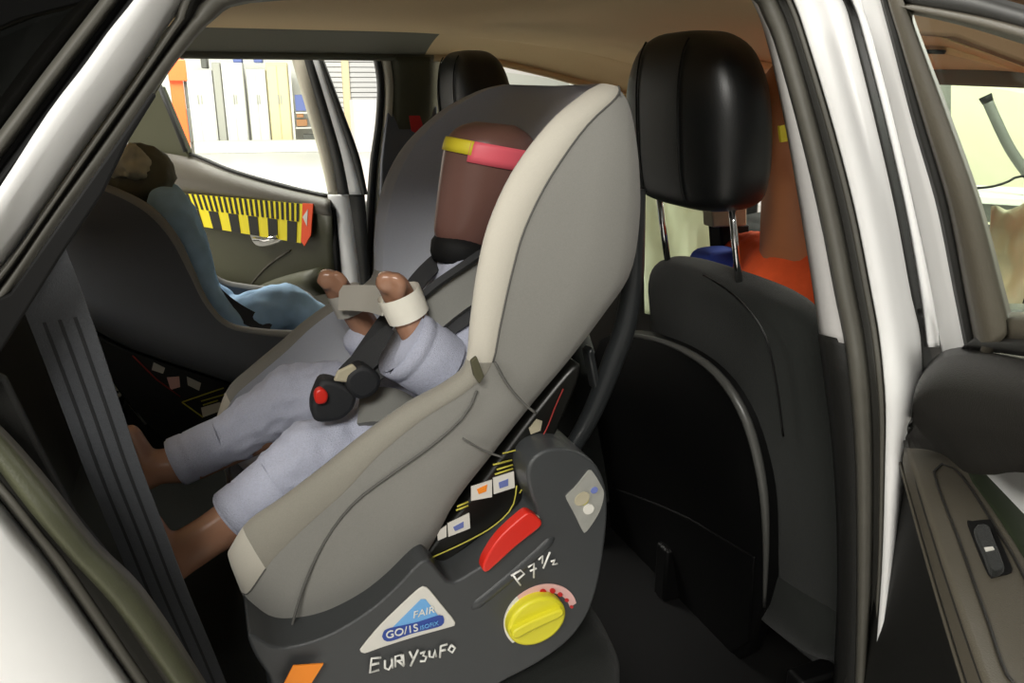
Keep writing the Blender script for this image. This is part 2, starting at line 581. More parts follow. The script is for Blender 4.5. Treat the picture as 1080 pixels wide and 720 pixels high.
wr = slab('wall_right', [rw(1003, 1000), rw(1500, 1000), rw(1500, -500), rw(1003, -500)], RD * .2, 'wall_cream', bevel=0)
structure(wr, 'cream workshop wall ahead of the car', 'wall')
wr2 = slab('wall_front', [rw(600, 1000, -2.5), rw(1030, 1000, -2.5), rw(1030, -500, -2.5), rw(600, -500, -2.5)], RD * .2, 'wall_white', bevel=0)
structure(wr2, 'pale workshop wall further back beyond the windscreen', 'wall')
sg = slab('wall_sign', [rw(1036, 60, .03), rw(1074, 60, .03), rw(1074, 50, .03), rw(1036, 50, .03)], RD * .02, 'wall_cream', bevel=.002)
tagit(sg, 'small sign with dark lettering high on the cream wall', 'sign')
for u0, u1 in ((1039, 1043), (1046, 1051), (1052, 1057), (1058, 1063), (1067, 1070)):
    slab('letter_mark', [rw(u0, 58, .04), rw(u1, 58, .04), rw(u1, 53, .04), rw(u0, 53, .04)], RD * .01, 'machine_grey', sg, bevel=0)
arm_px = rs([(1040, 103), (1052, 130), (1066, 158), (1085, 185), (1110, 215)], 14)
ex = empty('extraction_arm', rw(1110, 215, 1.2), 'curved dark grey arm in front of the cream wall', 'arm')
tube('hose', [rw(u, v, 1.2) for u, v in arm_px], .032, 'machine_grey', ex, seg=12)
tube('nozzle', [rw(1042, 108, 1.2), rw(1039, 101, 1.2)], [.034, .040], 'black', ex, seg=12)
tb = empty('work_table', VP(1065, 205, RO - RD * 1.0, RD), 'white topped table below the curved arm', 'table')
pt = rw(1060, 206, 1.0)
tx = Vector((RD.y, -RD.x, 0)); trot = Matrix((tx, RD, Vector((0, 0, 1)))).transposed()
box('table_top', pt, (1.4, .7, .05), 'cabinet_white', tb, rot=trot, bevel=.006)
box('apron', pt + Vector((0, 0, -.09)) - RD * -.02, (1.3, .6, .12), 'machine_grey', tb, rot=trot, bevel=.006)
for sx in (-.6, .6):
    for sy in (-.28, .28):
        q = pt + tx * sx + RD * sy
        box('leg', (q.x, q.y, (pt.z - .1) / 2), (.06, .06, pt.z - .1), 'machine_grey', tb, rot=trot, bevel=.004)
cbl = tube('cable', [rw(u, v, 1.5) for u, v in rs([(1020, 199), (1045, 197), (1062, 192), (1075, 186), (1100, 187)], 12)], .008, 'black')
tagit(cbl, 'black cable lying over the white table', 'cable')
pl = slab('exit_sign', [rw(976, 98, -.6), rw(989, 98, -.6), rw(989, 76, -.6), rw(976, 76, -.6)], RD * .03, 'plant_green', bevel=.004)
tagit(pl, 'small green sign at the corner of the cream wall', 'sign')
# ================================================================== car body
car = empty('car', (.3, .7, 0), 'white car with its rear doors open, seen through the near rear door', 'car')
N = 90
# aperture lines, from the wheel arch over the rear pillar and roof down the centre pillar (pixel, inward offset)
seal_in = [(262, 800), (215, 720), (150, 622), (100, 572), (50, 508), (0, 452), (-45, 415), (-45, 385), (0, 325), (60, 235), (120, 155), (165, 90), (195, 50), (225, 18), (262, 1),
           (400, -6), (600, -9), (770, -9), (797, 0), (806, 16), (820, 50), (845, 140), (867, 233), (882, 310), (893, 365), (900, 430), (904, 500), (905, 620), (903, 720), (900, 800)]
seal_out = [(200, 800), (142, 720), (60, 600), (32, 562), (0, 522), (-40, 478), (-90, 420), (-80, 380), (0, 288), (48, 222), (96, 152), (135, 97), (160, 60), (185, 22), (215, -18),
            (400, -34), (600, -38), (790, -36), (825, -16), (838, 4), (850, 38), (878, 130), (902, 222), (919, 308), (928, 360), (934, 425), (934, 490), (931, 600), (922, 720), (918, 800)]
paint_in = [(p[0] - 2, p[1]) if p[0] < 250 else p for p in seal_out]


def res(pts, n=N): return cr(pts, n)


def lines(*ls):
    return [[VB(u, v, off) for u, v in res(px)] for px, off in ls]


def mixl(a, b, t): return [(p[0] + (q[0] - p[0]) * t, p[1] + (q[1] - p[1]) * t) for p, q in zip(a, b)]


strips('door_seal', lines((seal_in, .050), (mixl(seal_in, seal_out, .12), .030), (mixl(seal_in, seal_out, .34), .022), (mixl(seal_in, seal_out, .52), .034)), 'rubber_soft', car, .004)
strips('inner_flange', lines((mixl(seal_in, seal_out, .50), .036), (mixl(seal_in, seal_out, .72), .034), (mixl(seal_in, seal_out, .80), .028)), 'rubber_mid', car, .003)
strips('outer_seal', lines((mixl(seal_in, seal_out, .76), .034), (mixl(seal_in, seal_out, .88), .018), (mixl(seal_in, seal_out, 1.0), .030)), 'rubber_soft', car, .003)
# rear pillar + quarter panel paint (only the rear part of the loop)
K = 15
so = seal_out[:K]
a1 = [(196, 800), (139, 720), (57, 603), (28, 566), (-4, 527), (-44, 482), (-94, 420), (-84, 378), (-4, 285), (44, 219), (92, 149), (131, 94), (156, 57), (181, 19), (211, -21)]
a2 = [(180, 800), (125, 725), (42, 612), (10, 575), (-25, 537), (-64, 488), (-120, 415), (-105, 365), (-24, 268), (24, 202), (72, 132), (111, 78), (136, 41), (161, 3), (191, -37)]
a3 = [(-100, 900), (-120, 820), (-150, 720), (-170, 660), (-190, 600), (-220, 520), (-240, 440), (-190, 380), (-60, 272), (-10, 212), (50, 120), (89, 69), (114, 34), (140, 2), (170, -38)]


def lines2(*ls, n=50):
    return [[VB(u, v, off) for u, v in cr(px, n)] for px, off in ls]


strips('quarter_panel', lines2((a1, .030), (a2, .006), (mixl(a2, a3, .3), -.004), (a3, -.008)), 'paint', car, .003)
# dark channel, brown strip, quarter glass behind the rear pillar
b0 = [(-190, 440), (-60, 272), (0, 193), (70, 97), (140, 2), (170, -38)]
b1 = [(-205, 430), (-60, 243), (0, 165), (60, 84), (124, 0), (152, -38)]
b2 = [(-220, 420), (-60, 220), (0, 141), (52, 72), (108, 0), (136, -38)]
strips('glass_channel', lines2((b0, -.004), (mixl(b0, b1, .5), .022), (b1, .004), n=16), 'black', car, .003)
strips('glass_moulding', lines2((b1, .004), (mixl(b1, b2, .5), -.006), (b2, .004), n=16), 'rubber_soft', car, .003)
gl_a = [VB(u, v, .006) for u, v in cr(b2, 16)]
gl_b = [Vector((-.85 + .25 * i / 15, VB(*b2[0]).y + (.13 * i / 15), gl_a[i].z)) for i in range(16)]
qg = strips('quarter_glass', [gl_a, gl_b], 'quarter_tint', car, .003)
pa3 = [VB(u, v, -.008) for u, v in cr(a3[:8], 16)]
strips('rear_body_side', [pa3, [Vector((min(-.55, p.x - .1), p.y * .6, min(p.z, 1.12))) for p in pa3], [Vector((-1.4, .0, min(p.z, 1.12))) for p in pa3]], 'paint', car, .003)
q0, q1_ = VB(*a3[0], -.008), VB(*a1[0], .03)
slab('rear_lower_side', [q0, q1_, Vector((q1_.x + .14, .02, .44)), Vector((-.25, -.006, .40)), Vector((-.30, -.006, .62))], YP * .01, 'paint', car, bevel=.002)
strips('roof_side_rail', [[Vector((x, y, z - .10 * max(0, x - .8) ** 1.2)) for x in (-1.0, -.6, -.2, .2, .5, .8, 1.0, 1.2)] for y, z in ((.15, 1.478), (.165, 1.500), (.20, 1.52), (.26, 1.528))], 'paint', car, .004)
# wheel-arch cover inside the seal, with a step
w0 = [(262, 800), (215, 720), (150, 622), (100, 572), (50, 508), (0, 452), (-45, 415)]
w1 = [(238, 805), (190, 730), (124, 640), (74, 585), (28, 530), (-10, 480), (-55, 435)]
strips('arch_cover', [[VB(u, v, o) for u, v in cr(px, 30)] for px, o in ((w0, .075), (mixl(w0, w1, .3), .022), (mixl(w0, w1, .75), .010), (w1, .020))], 'arch_trim', car, .004)
w2 = [(268, 800), (221, 715), (160, 622), (118, 575), (88, 548), (84, 556), (90, 566)]
# inner rear pillar trim (dark) behind which the belt leaves
slab('rear_pillar_trim', [V(u, v, .075) for u, v in [(-40, 330), (10, 310), (125, 148), (160, 97), (165, 100), (136, 147), (108, 205), (68, 264), (24, 334), (0, 372), (-40, 420)]], YP * .012, 'black', car, bevel=.003)
slab('rear_side_trim', [V(u, v, .10) for u, v in [(-200, 320), (-40, 380), (5, 400), (40, 470), (80, 545), (140, 620), (215, 740), (215, 900), (-300, 900)]], YP * .012, 'black_trim', car, bevel=.003)
# centre pillar: upper grey trim, lower black trim, painted outer face, shut-line channel
g0 = [(786, -14), (797, 5), (806, 28), (820, 83), (835, 160), (848, 236), (858, 298), (866, 356)]
g1 = [(797, -12), (805, 14), (820, 48), (835, 104), (851, 166), (869, 240), (882, 306), (893, 362)]
strips('pillar_trim', [[VB(u, v, o) for u, v in cr(px, 30)] for px, o in ((g0, .15), (mixl(g0, g1, .25), .085), (g1, .052))], 'pillar_grey', car, .004)
h0 = [(864, 352), (872, 410), (880, 480), (884, 560), (884, 640), (880, 720), (876, 800)]
h1 = [(893, 358), (899, 410), (903, 480), (905, 560), (905, 640), (903, 720), (900, 800)]
strips('lower_pillar_trim', [[VB(u, v, o) for u, v in cr(px, 30)] for px, o in ((h0, .16), (mixl(h0, h1, .25), .085), (h1, .052))], 'black_trim', car, .004)
slab('belt_guide', [VB(u, v, .06) for u, v in [(890, 366), (893, 362), (900, 400), (901, 408), (897, 402)]], YP * .004, 'pillar_grey', car, bevel=.001)
p0 = [(822, -30), (838, 4), (850, 38), (878, 130), (902, 222), (919, 308), (928, 360), (934, 425), (934, 490), (931, 600), (922, 720), (918, 800)]
p1 = [(870, -30), (889, 4), (899, 38), (922, 130), (943, 222), (959, 308), (970, 360), (969, 425), (955, 480), (943, 600), (930, 720), (922, 800)]
strips('centre_pillar', [[VB(u, v, o) for u, v in cr(px, 40)] for px, o in ((p0, .030), (mixl(p0, p1, .08), .006), (mixl(p0, p1, .5), -.002), (p1, .004))], 'paint', car, .003)
q1 = [(882, -30), (900, 4), (911, 38), (935, 130), (956, 222), (971, 308), (978, 360), (995, 425), (1010, 490), (1020, 600), (1022, 720), (1022, 800)]
strips('shut_line', [[VB(u, v, o) for u, v in cr(px, 40)] for px, o in ((p1, .004), (mixl(p1, q1, .3), .022), (q1, .020))], 'rubber', car, .003)
# front door of the same side stays shut: edge of its skin and its window pillar
q2 = [(900, -30), (910, 4), (921, 38), (945, 130), (966, 222), (984, 308), (990, 366)]
strips('front_door_edge', [[VB(u, v, o) for u, v in cr(px, 40)] for px, o in ((q1[:6] + [(978, 366)], .012), (mixl(q1[:6] + [(978, 366)], q2, .3), .0), (q2, .0))], 'paint', car, .003)
# roof skin + inner headliner
XS = [-.9, -.5, -.2, .1, .35, .6, .8, .95, 1.08, 1.2]
YS = [.125, .15, .20, .30, .5, .75, 1.0, 1.18, 1.26, 1.31, 1.335]


def roofz(x, y):
    fr = max(0, x - .70)
    edge = 1.432 - .26 * max(0, x - .66) ** 1.2
    c = 1.485 - .21 * fr ** 1.1
    t = min(abs(y - .125), abs(y - 1.335)) / .605
    k = 1 - (1 - min(1, t * 2.2)) ** 2.4
    return edge + (c - edge) * k


vs = [Vector((x, y, roofz(x, y))) for x in XS for y in YS[:]]
ny = len(YS)


def grid(name, ys, dz, m, solid=.004, xs=XS):
    v = [Vector((x, y, roofz(x, y) + dz)) for x in xs for y in ys]
    k = len(ys)
    f = [[i * k + j, i * k + j + 1, (i + 1) * k + j + 1, (i + 1) * k + j] for i in range(len(xs) - 1) for j in range(k - 1)]
    o = mesh(name, v, f, m, car)
    s = o.modifiers.new('thick', 'SOLIDIFY'); s.thickness = solid; s.offset = 0
    s = o.modifiers.new('sub', 'SUBSURF'); s.levels = 2; s.render_levels = 2
    return o


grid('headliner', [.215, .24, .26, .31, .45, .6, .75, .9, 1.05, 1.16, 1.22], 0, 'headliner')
grid('side_rail_liner', [1.19, 1.215, 1.25, 1.29, 1.32, 1.338], -.002, 'liner_shaded', xs=[-.9, -.5, -.2, .1, .35, .52, .58])
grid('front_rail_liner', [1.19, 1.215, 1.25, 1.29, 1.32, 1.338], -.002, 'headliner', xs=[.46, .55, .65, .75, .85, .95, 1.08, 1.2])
grid('near_rail_liner', [.195, .21, .235], -.002, 'liner_shaded', xs=[-.9, -.5, -.2, .1, .35, .5])
v = [Vector((x, y, 1.53 - .05 * ((y - .73) / .62) ** 2 - .10 * max(0, x - .8) ** 1.2)) for x in XS for y in (.21, .26, .45, .73, 1.0, 1.25, 1.36)]
mesh('roof_skin', v, [[i * 7 + j, i * 7 + j + 1, (i + 1) * 7 + j + 1, (i + 1) * 7 + j] for i in range(len(XS) - 1) for j in range(6)], 'paint', car)
# front header with the folded sun visor, coat hook and grab handle
vis = [VZ(640, 43, 0) * 0 + Vector(p) for p in [(1.02, .30, 1.405), (1.02, .66, 1.425), (1.17, .68, 1.40), (1.17, .29, 1.382)]]
slab('sun_visor', vis, Vector((0, 0, .014)), 'headliner', car, bevel=.005)
slab('sun_visor', [p + Vector((0, .49, 0)) for p in vis], Vector((0, 0, .014)), 'headliner', car, bevel=.005)
tube('visor_gap', [Vector((1.015, .30, 1.408)), Vector((1.015, .66, 1.428))], .003, 'black', car)
tube('header_trim', [Vector((1.20, y, roofz(1.2, y) - .004)) for y in (.14, .3, .5, .75, 1.0, 1.2, 1.33)], .018, 'liner_shaded', car)
gh = V(246, 22, 1.18)
for k, (u, ww) in enumerate(((237, .022), (258, .05))):
    p = V(u, 21, 1.21)
    box('coat_hook', p, (ww, .012, .014), 'pillar_grey', car, bevel=.004)
tube('roof_edge_trim', [V(u, v, 1.17) for u, v in rs([(200, 14), (300, 9), (420, 4), (560, 0)], 10)], .004, 'pillar_olive', car)
# far side: rail edge, centre pillar, front window frame, front pillar
fb = [(402, 60), (406, 90), (404, 130), (399, 170), (396, 215), (392, 300), (388, 420)]
fb2 = [(464, 60), (465, 90), (463, 130), (462, 170), (462, 215), (460, 300), (456, 420)]
FBY = [1.335, 1.36, 1.385, 1.41, 1.43, 1.43, 1.43]


def fline(px, oy=0.0):
    q = [(u, v, y + oy) for (u, v), y in zip(px, FBY)]
    return [V(u, v, y) for u, v, y in cr(q, 24)]


strips('far_pillar_trim', [fline(mixl(fb, fb2, .14)), fline(mixl(fb, fb2, .3), -.012), fline(mixl(fb, fb2, .8), -.012), fline(fb2, .02)], 'pillar_olive', car, .004)
strips('far_pillar_edge', [fline(mixl(fb, fb2, -.01), .02), fline(mixl(fb, fb2, .05), .0), fline(mixl(fb, fb2, .15), -.004)], 'pillar_beige', car, .004)
strips('far_pillar_seal', [fline(mixl(fb, fb2, -.13), .03), fline(mixl(fb, fb2, -.07), .01), fline(mixl(fb, fb2, .0), .02)], 'rubber', car, .004)
lo = [V(u, v, 1.375) for u, v in [(409, 114), (461, 112), (462, 150), (462, 260), (400, 260), (403, 170)]]
slab('far_pillar_lower_trim', lo, YP * .02, 'far_lining', car, bevel=.003)
mt = slab('marker_tape', [V(u, v, 1.366) for u, v in [(431, 120), (441, 116), (446, 132), (438, 140), (434, 138)]], YP * .002, 'tape_red', bevel=0)
tagit(mt, 'small red tape square on the far centre pillar', 'tape')
tube('far_rail_edge', [Vector((x, 1.335, roofz(x, 1.335) - .004)) for x in (-.9, -.4, 0, .3, .55)], .010, 'liner_shaded', car)
tube('far_front_rail_edge', [Vector((x, 1.335, roofz(x, 1.335) - .004)) for x in (.55, .7, .85, 1.0, 1.2)], .010, 'headliner', car)
slab('cant_rail', [Vector((.72, .185, 1.425)), Vector((.9, .18, 1.42)), Vector((1.1, .17, 1.37)), Vector((1.28, .16, 1.33)), Vector((1.28, .19, 1.44)), Vector((1.1, .20, 1.475)), Vector((.72, .21, 1.505))], YP * .02, 'cant_brown', car, bevel=.004)
tube('far_front_pillar', [Vector((1.0, 1.34, 1.40)), Vector((1.2, 1.37, 1.33)), Vector((1.5, 1.42, 1.18)), Vector((1.75, 1.44, 1.05))], .028, 'pillar_grey', car)
tube('near_front_pillar', [Vector((1.0, .12, 1.40)), Vector((1.2, .09, 1.33)), Vector((1.5, .04, 1.18)), Vector((1.75, .02, 1.05))], .028, 'paint', car)
ws = [Vector((1.2, .14, roofz(1.2, .14))), Vector((1.27, .73, 1.40)), Vector((1.2, 1.33, roofz(1.2, 1.33))), Vector((1.75, 1.42, 1.05)), Vector((1.88, .73, 1.05)), Vector((1.75, .04, 1.05))]
slab('windscreen', ws[:2] + ws[2:], Vector((.006, 0, .006)), 'glass', car, bevel=0)
slab('dashboard', [Vector((1.45, .08, 1.0)), Vector((1.45, 1.38, 1.0)), Vector((1.85, 1.38, 1.04)), Vector((1.85, .08, 1.04))], Vector((0, 0, -.4)), 'black_trim', car, bevel=.04, seg=4)
# far front door: glass and its belt
slab('far_front_glass', [Vector((.62, 1.36, 1.41)), Vector((1.05, 1.36, 1.36)), Vector((1.55, 1.45, 1.06)), Vector((.58, 1.45, 1.10))], Vector((0, .004, 0)), 'glass', car, bevel=0)
slab('far_front_door_trim', [Vector((.55, 1.43, 1.10)), Vector((1.6, 1.43, 1.05)), Vector((1.6, 1.40, .5)), Vector((.55, 1.40, .5))], YP * .05, 'door_dark', car, bevel=.01)
# near front door
slab('near_front_glass', [Vector((.80, .12, 1.40)), Vector((1.05, .12, 1.36)), Vector((1.55, .02, 1.04)), Vector((.86, .01, 1.08))], Vector((0, .004, 0)), 'glass', car, bevel=0)
slab('near_front_door_trim', [Vector((.745, .03, 1.12)), Vector((1.6, .01, 1.04)), Vector((1.6, .03, .35)), Vector((.76, .03, .35))], YP * .05, 'door_dark', car, bevel=.01)
slab('near_front_door_skin', [Vector((.98, .0, 1.06)), Vector((1.6, .0, 1.03)), Vector((1.6, .0, .35)), Vector((.98, .0, .35))], YP * .008, 'paint', car, bevel=.002)
# floor pan, sills, far wheel-arch, rear wall
box('floor_pan', (.5, .72, .34), (2.4, 1.4, .04), 'black', car, bevel=.01)
box('sill', (.35, .02, .38), (1.3, .12, .16), 'paint', car, bevel=.03, seg=3)
box('sill', (.35, 1.44, .38), (1.3, .10, .16), 'paint', car, bevel=.03, seg=3)
slab('far_wheel_arch', [Vector((-.10, 1.36, .45)), Vector((-.15, 1.36, .85)), Vector((-.30, 1.36, 1.08)), Vector((-.9, 1.36, 1.10)), Vector((-.9, 1.36, .4))], YP * .06, 'black_trim', car, bevel=.01)
slab('far_rear_pillar', [Vector((-.26, 1.36, 1.05)), Vector((-.17, 1.35, 1.20)), Vector((.0, 1.335, 1.44)), Vector((-.4, 1.335, 1.44)), Vector((-.9, 1.36, 1.05))], YP * .04, 'pillar_olive', car, bevel=.01)
for x in (-.62, 2.1):
    for y in (.08, 1.38):
        wv = Vector((x, y, .32))
        tube('tyre', [wv + Vector((0, -.1, 0)), wv + Vector((0, -.09, 0)), wv + Vector((0, .09, 0)), wv + Vector((0, .1, 0))], [.29, .32, .32, .29], 'rubber', car, seg=32)
box('rear_floor', (-.6, .72, .56), (.5, 1.0, .4), 'black', car, bevel=.02)

# ================================================================== near rear door (open, hinged at the centre pillar)
TH = math.radians(62)
DH = Vector((.725, -.02, 0)); DD = Vector((-math.cos(TH), -math.sin(TH), 0)); DN = Vector((-math.sin(TH), math.cos(TH), 0))
DNT = (DN + Vector((0, 0, -.38))).normalized()      # the frame above the belt leans inwards
nd = empty('car_door', (.80, -.04, .4), 'open near rear car door with dark padded trim and window switch', parent=car)


def D(u, v, n=0.0): return VP(u, v, DH + DN * n, DN)
def DT(u, v, n=0.0): return VP(u, v, DH + DN * n + Vector((0, 0, 1.12)), DNT)
def DL(s, n, z): return Vector((DH.x, DH.y, 0)) + DD * s + DN * n + Vector((0, 0, z))


def run_on(line, dz):
    p = line[-1]
    return line + [p + DD * ds + Vector((0, 0, dz * ds)) for ds in (.08, .16, .24, .31, .37)]


def dstrip(name, ls, m, n=24, solid=.004, dz=None):
    L = [[DT(u, v, o) for u, v in cr(px, n)] for px, o in ls]
    return strips(name, [run_on(q, dz) for q in L] if dz is not None else L, m, nd, solid)


f0 = [(903, -30), (911, 4), (922, 38), (946, 130), (967, 222), (985, 308), (998, 388)]
f1 = [(924, -30), (932, 4), (943, 45), (965, 130), (990, 217), (1008, 308), (1024, 388)]
f2 = [(932, -30), (939, 4), (950, 40), (976, 130), (1001, 215), (1019, 308), (1034, 386)]
f3 = [(942, -30), (957, 6), (969, 40), (1003, 130), (1033, 215), (1058, 308), (1068, 345)]
dstrip('door_frame_flange', [(f0, -.002), (mixl(f0, f1, .08), .006), (mixl(f0, f1, .6), .008), (f1, .004)], 'paint')
dstrip('frame_seal', [(f1, .004), (mixl(f1, f2, .5), .012), (f2, .006)], 'rubber')
dstrip('frame_trim', [(f2, .006), (mixl(f2, f3, .2), .018), (mixl(f2, f3, .8), .016), (f3, -.006)], 'door_trim')
t0 = [(935, -8), (975, -2), (1030, 6), (1080, 20), (1180, 50), (1300, 90)]
t1 = [(945, 3), (980, 8), (1030, 17), (1080, 29), (1180, 58), (1300, 97)]
t2 = [(957, 12), (985, 17), (1030, 28), (1080, 43), (1180, 74), (1300, 112)]
t00 = [(930, -26), (975, -18), (1030, -6), (1080, 8), (1180, 38), (1300, 78)]
dstrip('top_frame_seal', [(t00, .004), (t0, .012), (t1, .008)], 'rubber', dz=-.30)
dstrip('top_frame_trim', [(t1, .008), (mixl(t1, t2, .4), .016), (t2, -.006)], 'door_trim', dz=-.30)
r0 = [(1027, 330), (1062, 331), (1100, 332), (1180, 338), (1300, 350)]
r1 = [(1030, 357), (1062, 358), (1100, 360), (1180, 366), (1300, 378)]
r2 = [(1015, 366), (1062, 371), (1100, 376), (1180, 384), (1300, 398)]
dstrip('window_ledge', [(r0, -.008), (mixl(r0, r1, .3), .008), (r1, .012)], 'door_trim', dz=.03)
dstrip('window_wiper', [(r1, .012), (mixl(r1, r2, .5), .020), (r2, .014)], 'rubber', dz=.03)
gl = [DT(u, v, -.010) for u, v in [(957, 6), (1080, 36), (1300, 104), (1300, 345), (1062, 338), (1003, 130)]]
slab('window_glass', gl, DNT * -.004, 'glass', nd, bevel=0)
# trim panel: padded upper, armrest with switch, lower panel and pocket, outer skin
zt = [(965, 440), (970, 405), (985, 382), (1008, 368), (1040, 367), (1090, 373), (1180, 386), (1300, 402)]
zm = [(955, 462), (962, 450), (975, 448), (992, 452), (1020, 458), (1070, 470), (1160, 490), (1300, 520)]
zl = [(957, 470), (985, 474), (1004, 482), (1022, 497), (1050, 500), (1085, 497), (1180, 510), (1300, 540)]
strips('upper_pad', [run_on([D(u, v, o) for u, v in cr(px, 30)], .04) for px, o in ((zt, -.005), (mixl(zt, zm, .12), .035), (mixl(zt, zm, .5), .055), (mixl(zt, zm, .85), .050), (zl, .040))], 'door_dark', nd, .006)


def AR(u, v, dz=0.0): return VZ(u, v, .985 + dz)


ar = [(955, 462), (975, 464), (1000, 474), (1022, 496), (1050, 538), (1080, 584), (1110, 640), (1140, 720), (1160, 800), (1070, 800), (1040, 722), (1018, 660), (995, 592), (972, 520)]
al = [AR(u, v) for u, v in rs(ar, 50, True)]
slab('armrest', al, Vector((0, 0, -.03)), 'door_trim', nd, bevel=.010, seg=4)
slab('armrest', [DL(.44, .125, .975), DL(.74, .09, .975), DL(.80, .02, .975), DL(.44, .0, .975)], Vector((0, 0, -.03)), 'door_trim', nd, bevel=.010, seg=4)
i1 = [AR(u, v, .0012) for u, v in rs([(985, 497), (1003, 492), (1022, 512), (1050, 556), (1078, 604), (1100, 660), (1112, 720), (1068, 720), (1040, 650), (1012, 572)], 40, True)]
tube('armrest_seam', i1 + [i1[0]], .0012, 'door_dark', nd, seg=6)
side = [(955, 464), (972, 521), (995, 593), (1018, 661), (1040, 723), (1070, 802)]
sv = [AR(u, v, -.004) for u, v in cr(side, 20)]
strips('armrest_side', [sv, [p + Vector((0, 0, -.03)) - DN * .004 for p in sv], [p + Vector((0, 0, -.10)) - DN * .03 for p in sv]], 'door_dark', nd, .004)
e0 = [p + Vector((0, 0, -.028)) + DN * .002 for p in sv]
tube('armrest_trim_line', e0, .0016, 'door_trim', nd, seg=6)
rc = [AR(u, v, .001) for u, v in rs([(1020, 497), (1050, 492), (1090, 495), (1130, 560), (1130, 660), (1105, 632), (1080, 586), (1050, 540)], 40, True)]
slab('pull_recess', rc, Vector((0, 0, -.02)), 'recess_green', nd, bevel=.003)
sw = slab('window_switch', [AR(u, v, .002) for u, v in rs([(1021, 552), (1024, 549), (1042, 547), (1046, 549), (1067, 596), (1067, 602), (1050, 606), (1042, 603)], 32, True)], Vector((0, 0, -.012)), 'black', nd, bevel=.001)
slab('switch_button', [AR(u, v, .007) for u, v in rs([(1028, 556), (1042, 553), (1048, 566), (1059, 594), (1057, 600), (1046, 601), (1038, 582)], 28, True)], Vector((0, 0, -.006)), 'seat_fabric', nd, bevel=.0012)
slab('switch_mark', [AR(u, v, .0078) for u, v in [(1038, 577), (1047, 576), (1049, 579), (1040, 581)]], Vector((0, 0, -.001)), 'sticker_white', nd, bevel=0)
low = [DL(-.08, .01, .98), DL(.85, .01, .98), DL(.85, .01, .60), DL(.70, .01, .40), DL(-.06, .01, .40), DL(-.08, .01, .50)]
slab('lower_panel', low, DN * -.03, 'black_trim', nd, bevel=.008)
slab('door_pocket', [DL(.06, .045, .62), DL(.60, .045, .62), DL(.56, .04, .44), DL(.08, .04, .44)], DN * -.035, 'door_dark', nd, bevel=.012, seg=3)
slab('outer_skin', [DL(-.01, -.06, 1.10), DL(.88, -.06, 1.12), DL(.88, -.06, .75), DL(.68, -.05, .36), DL(-.01, -.05, .36)], DN * .03, 'paint', nd, bevel=.01)
for z in (.55, .86):
    slab('hinge', [DL(-.02, -.02, z), DL(.03, -.02, z), DL(.03, -.02, z + .05), DL(-.02, -.02, z + .05)], DN * .012, 'paint', nd, bevel=.003)

# ================================================================== far rear door (open)
T2 = math.radians(62)
EH = Vector((.36, 1.46, 0)); ED = Vector((-math.cos(T2), math.sin(T2), 0)); EN = Vector((-math.sin(T2), -math.cos(T2), 0))
ENT = (EN + Vector((0, 0, -.18))).normalized()
fd = empty('car_door', (.36, 1.46, .4), 'open far rear car door with olive trim and silver handle', parent=car)


def E_(u, v, n=0.0): return VP(u, v, EH + EN * n, EN)
def ET(u, v, n=0.0): return VP(u, v, EH + EN * n + Vector((0, 0, 1.10)), ENT)
def EL(s, n, z): return EH + ED * s + EN * n + Vector((0, 0, z))


def estrip(name, ls, m, n=24, solid=.004, conv=ET):
    return strips(name, [[conv(u, v, o) for u, v in cr(px, n)] for px, o in ls], m, fd, solid)


k0 = [(303, 40), (312, 75), (325, 120), (338, 165), (347, 205)]
k1 = [(315, 40), (325, 75), (338, 120), (350, 165), (357, 205)]
k2 = [(322, 40), (334, 75), (348, 120), (361, 165), (369, 205)]
k3 = [(328, 40), (341, 75), (356, 120), (371, 165), (382, 205)]
k4 = [(332, 40), (346, 75), (363, 120), (379, 165), (388, 205)]
estrip('frame_trim', [(k0, -.01), (mixl(k0, k1, .3), .012), (k1, .008)], 'pillar_beige')
estrip('frame_seal', [(k1, .008), (mixl(k1, k2, .5), .014), (k2, .006)], 'rubber')
estrip('door_frame_flange', [(k2, .006), (mixl(k2, k3, .5), .004), (k3, .0)], 'paint')
estrip('outer_seal', [(k3, .0), (mixl(k3, k4, .5), .006), (k4, .0)], 'rubber')
estrip('hinge_flange', [([(346, 205), (350, 230), (354, 262), (358, 292), (362, 330)], .010), ([(356, 205), (361, 230), (366, 262), (371, 292), (376, 330)], .014), ([(368, 205), (372, 230), (376, 262), (380, 292), (384, 330)], .004)], 'paint', conv=E_)
estrip('hinge_seal', [([(368, 205), (372, 230), (376, 262), (380, 292), (384, 330)], .004), ([(384, 205), (386, 230), (388, 262), (390, 292), (392, 330)], -.004)], 'rubber', conv=E_)
# quarter corner of the window, glass, belt
slab('window_corner', [ET(u, v, .0) for u, v in [(130, 165), (150, 100), (168, 92), (196, 158), (200, 170)]], ENT * -.02, 'door_olive', fd, bevel=.004)
tube('window_channel', [ET(u, v, .004) for u, v in ((168, 90), (182, 124), (196, 160))], .008, 'rubber', fd)
tube('top_frame', [ET(u, v, .0) for u, v in ((150, 45), (190, 44), (250, 42), (310, 40))], .022, 'door_trim', fd)
slab('window_glass', [ET(u, v, -.012) for u, v in [(160, 48), (310, 44), (345, 205), (196, 162), (150, 100)]], ENT * -.004, 'glass', fd, bevel=0)
bt0 = [(110, 150), (148, 156), (196, 163), (245, 182), (300, 198), (348, 209)]
bt1 = [(110, 164), (148, 170), (196, 182), (245, 197), (300, 210), (348, 219)]
bt2 = [(110, 190), (148, 198), (196, 207), (245, 214), (300, 220), (350, 228)]
estrip('upper_trim', [(bt0, -.01), (mixl(bt0, bt1, .25), .022), (bt1, .036), (bt2, .030)], 'door_trim', conv=E_)
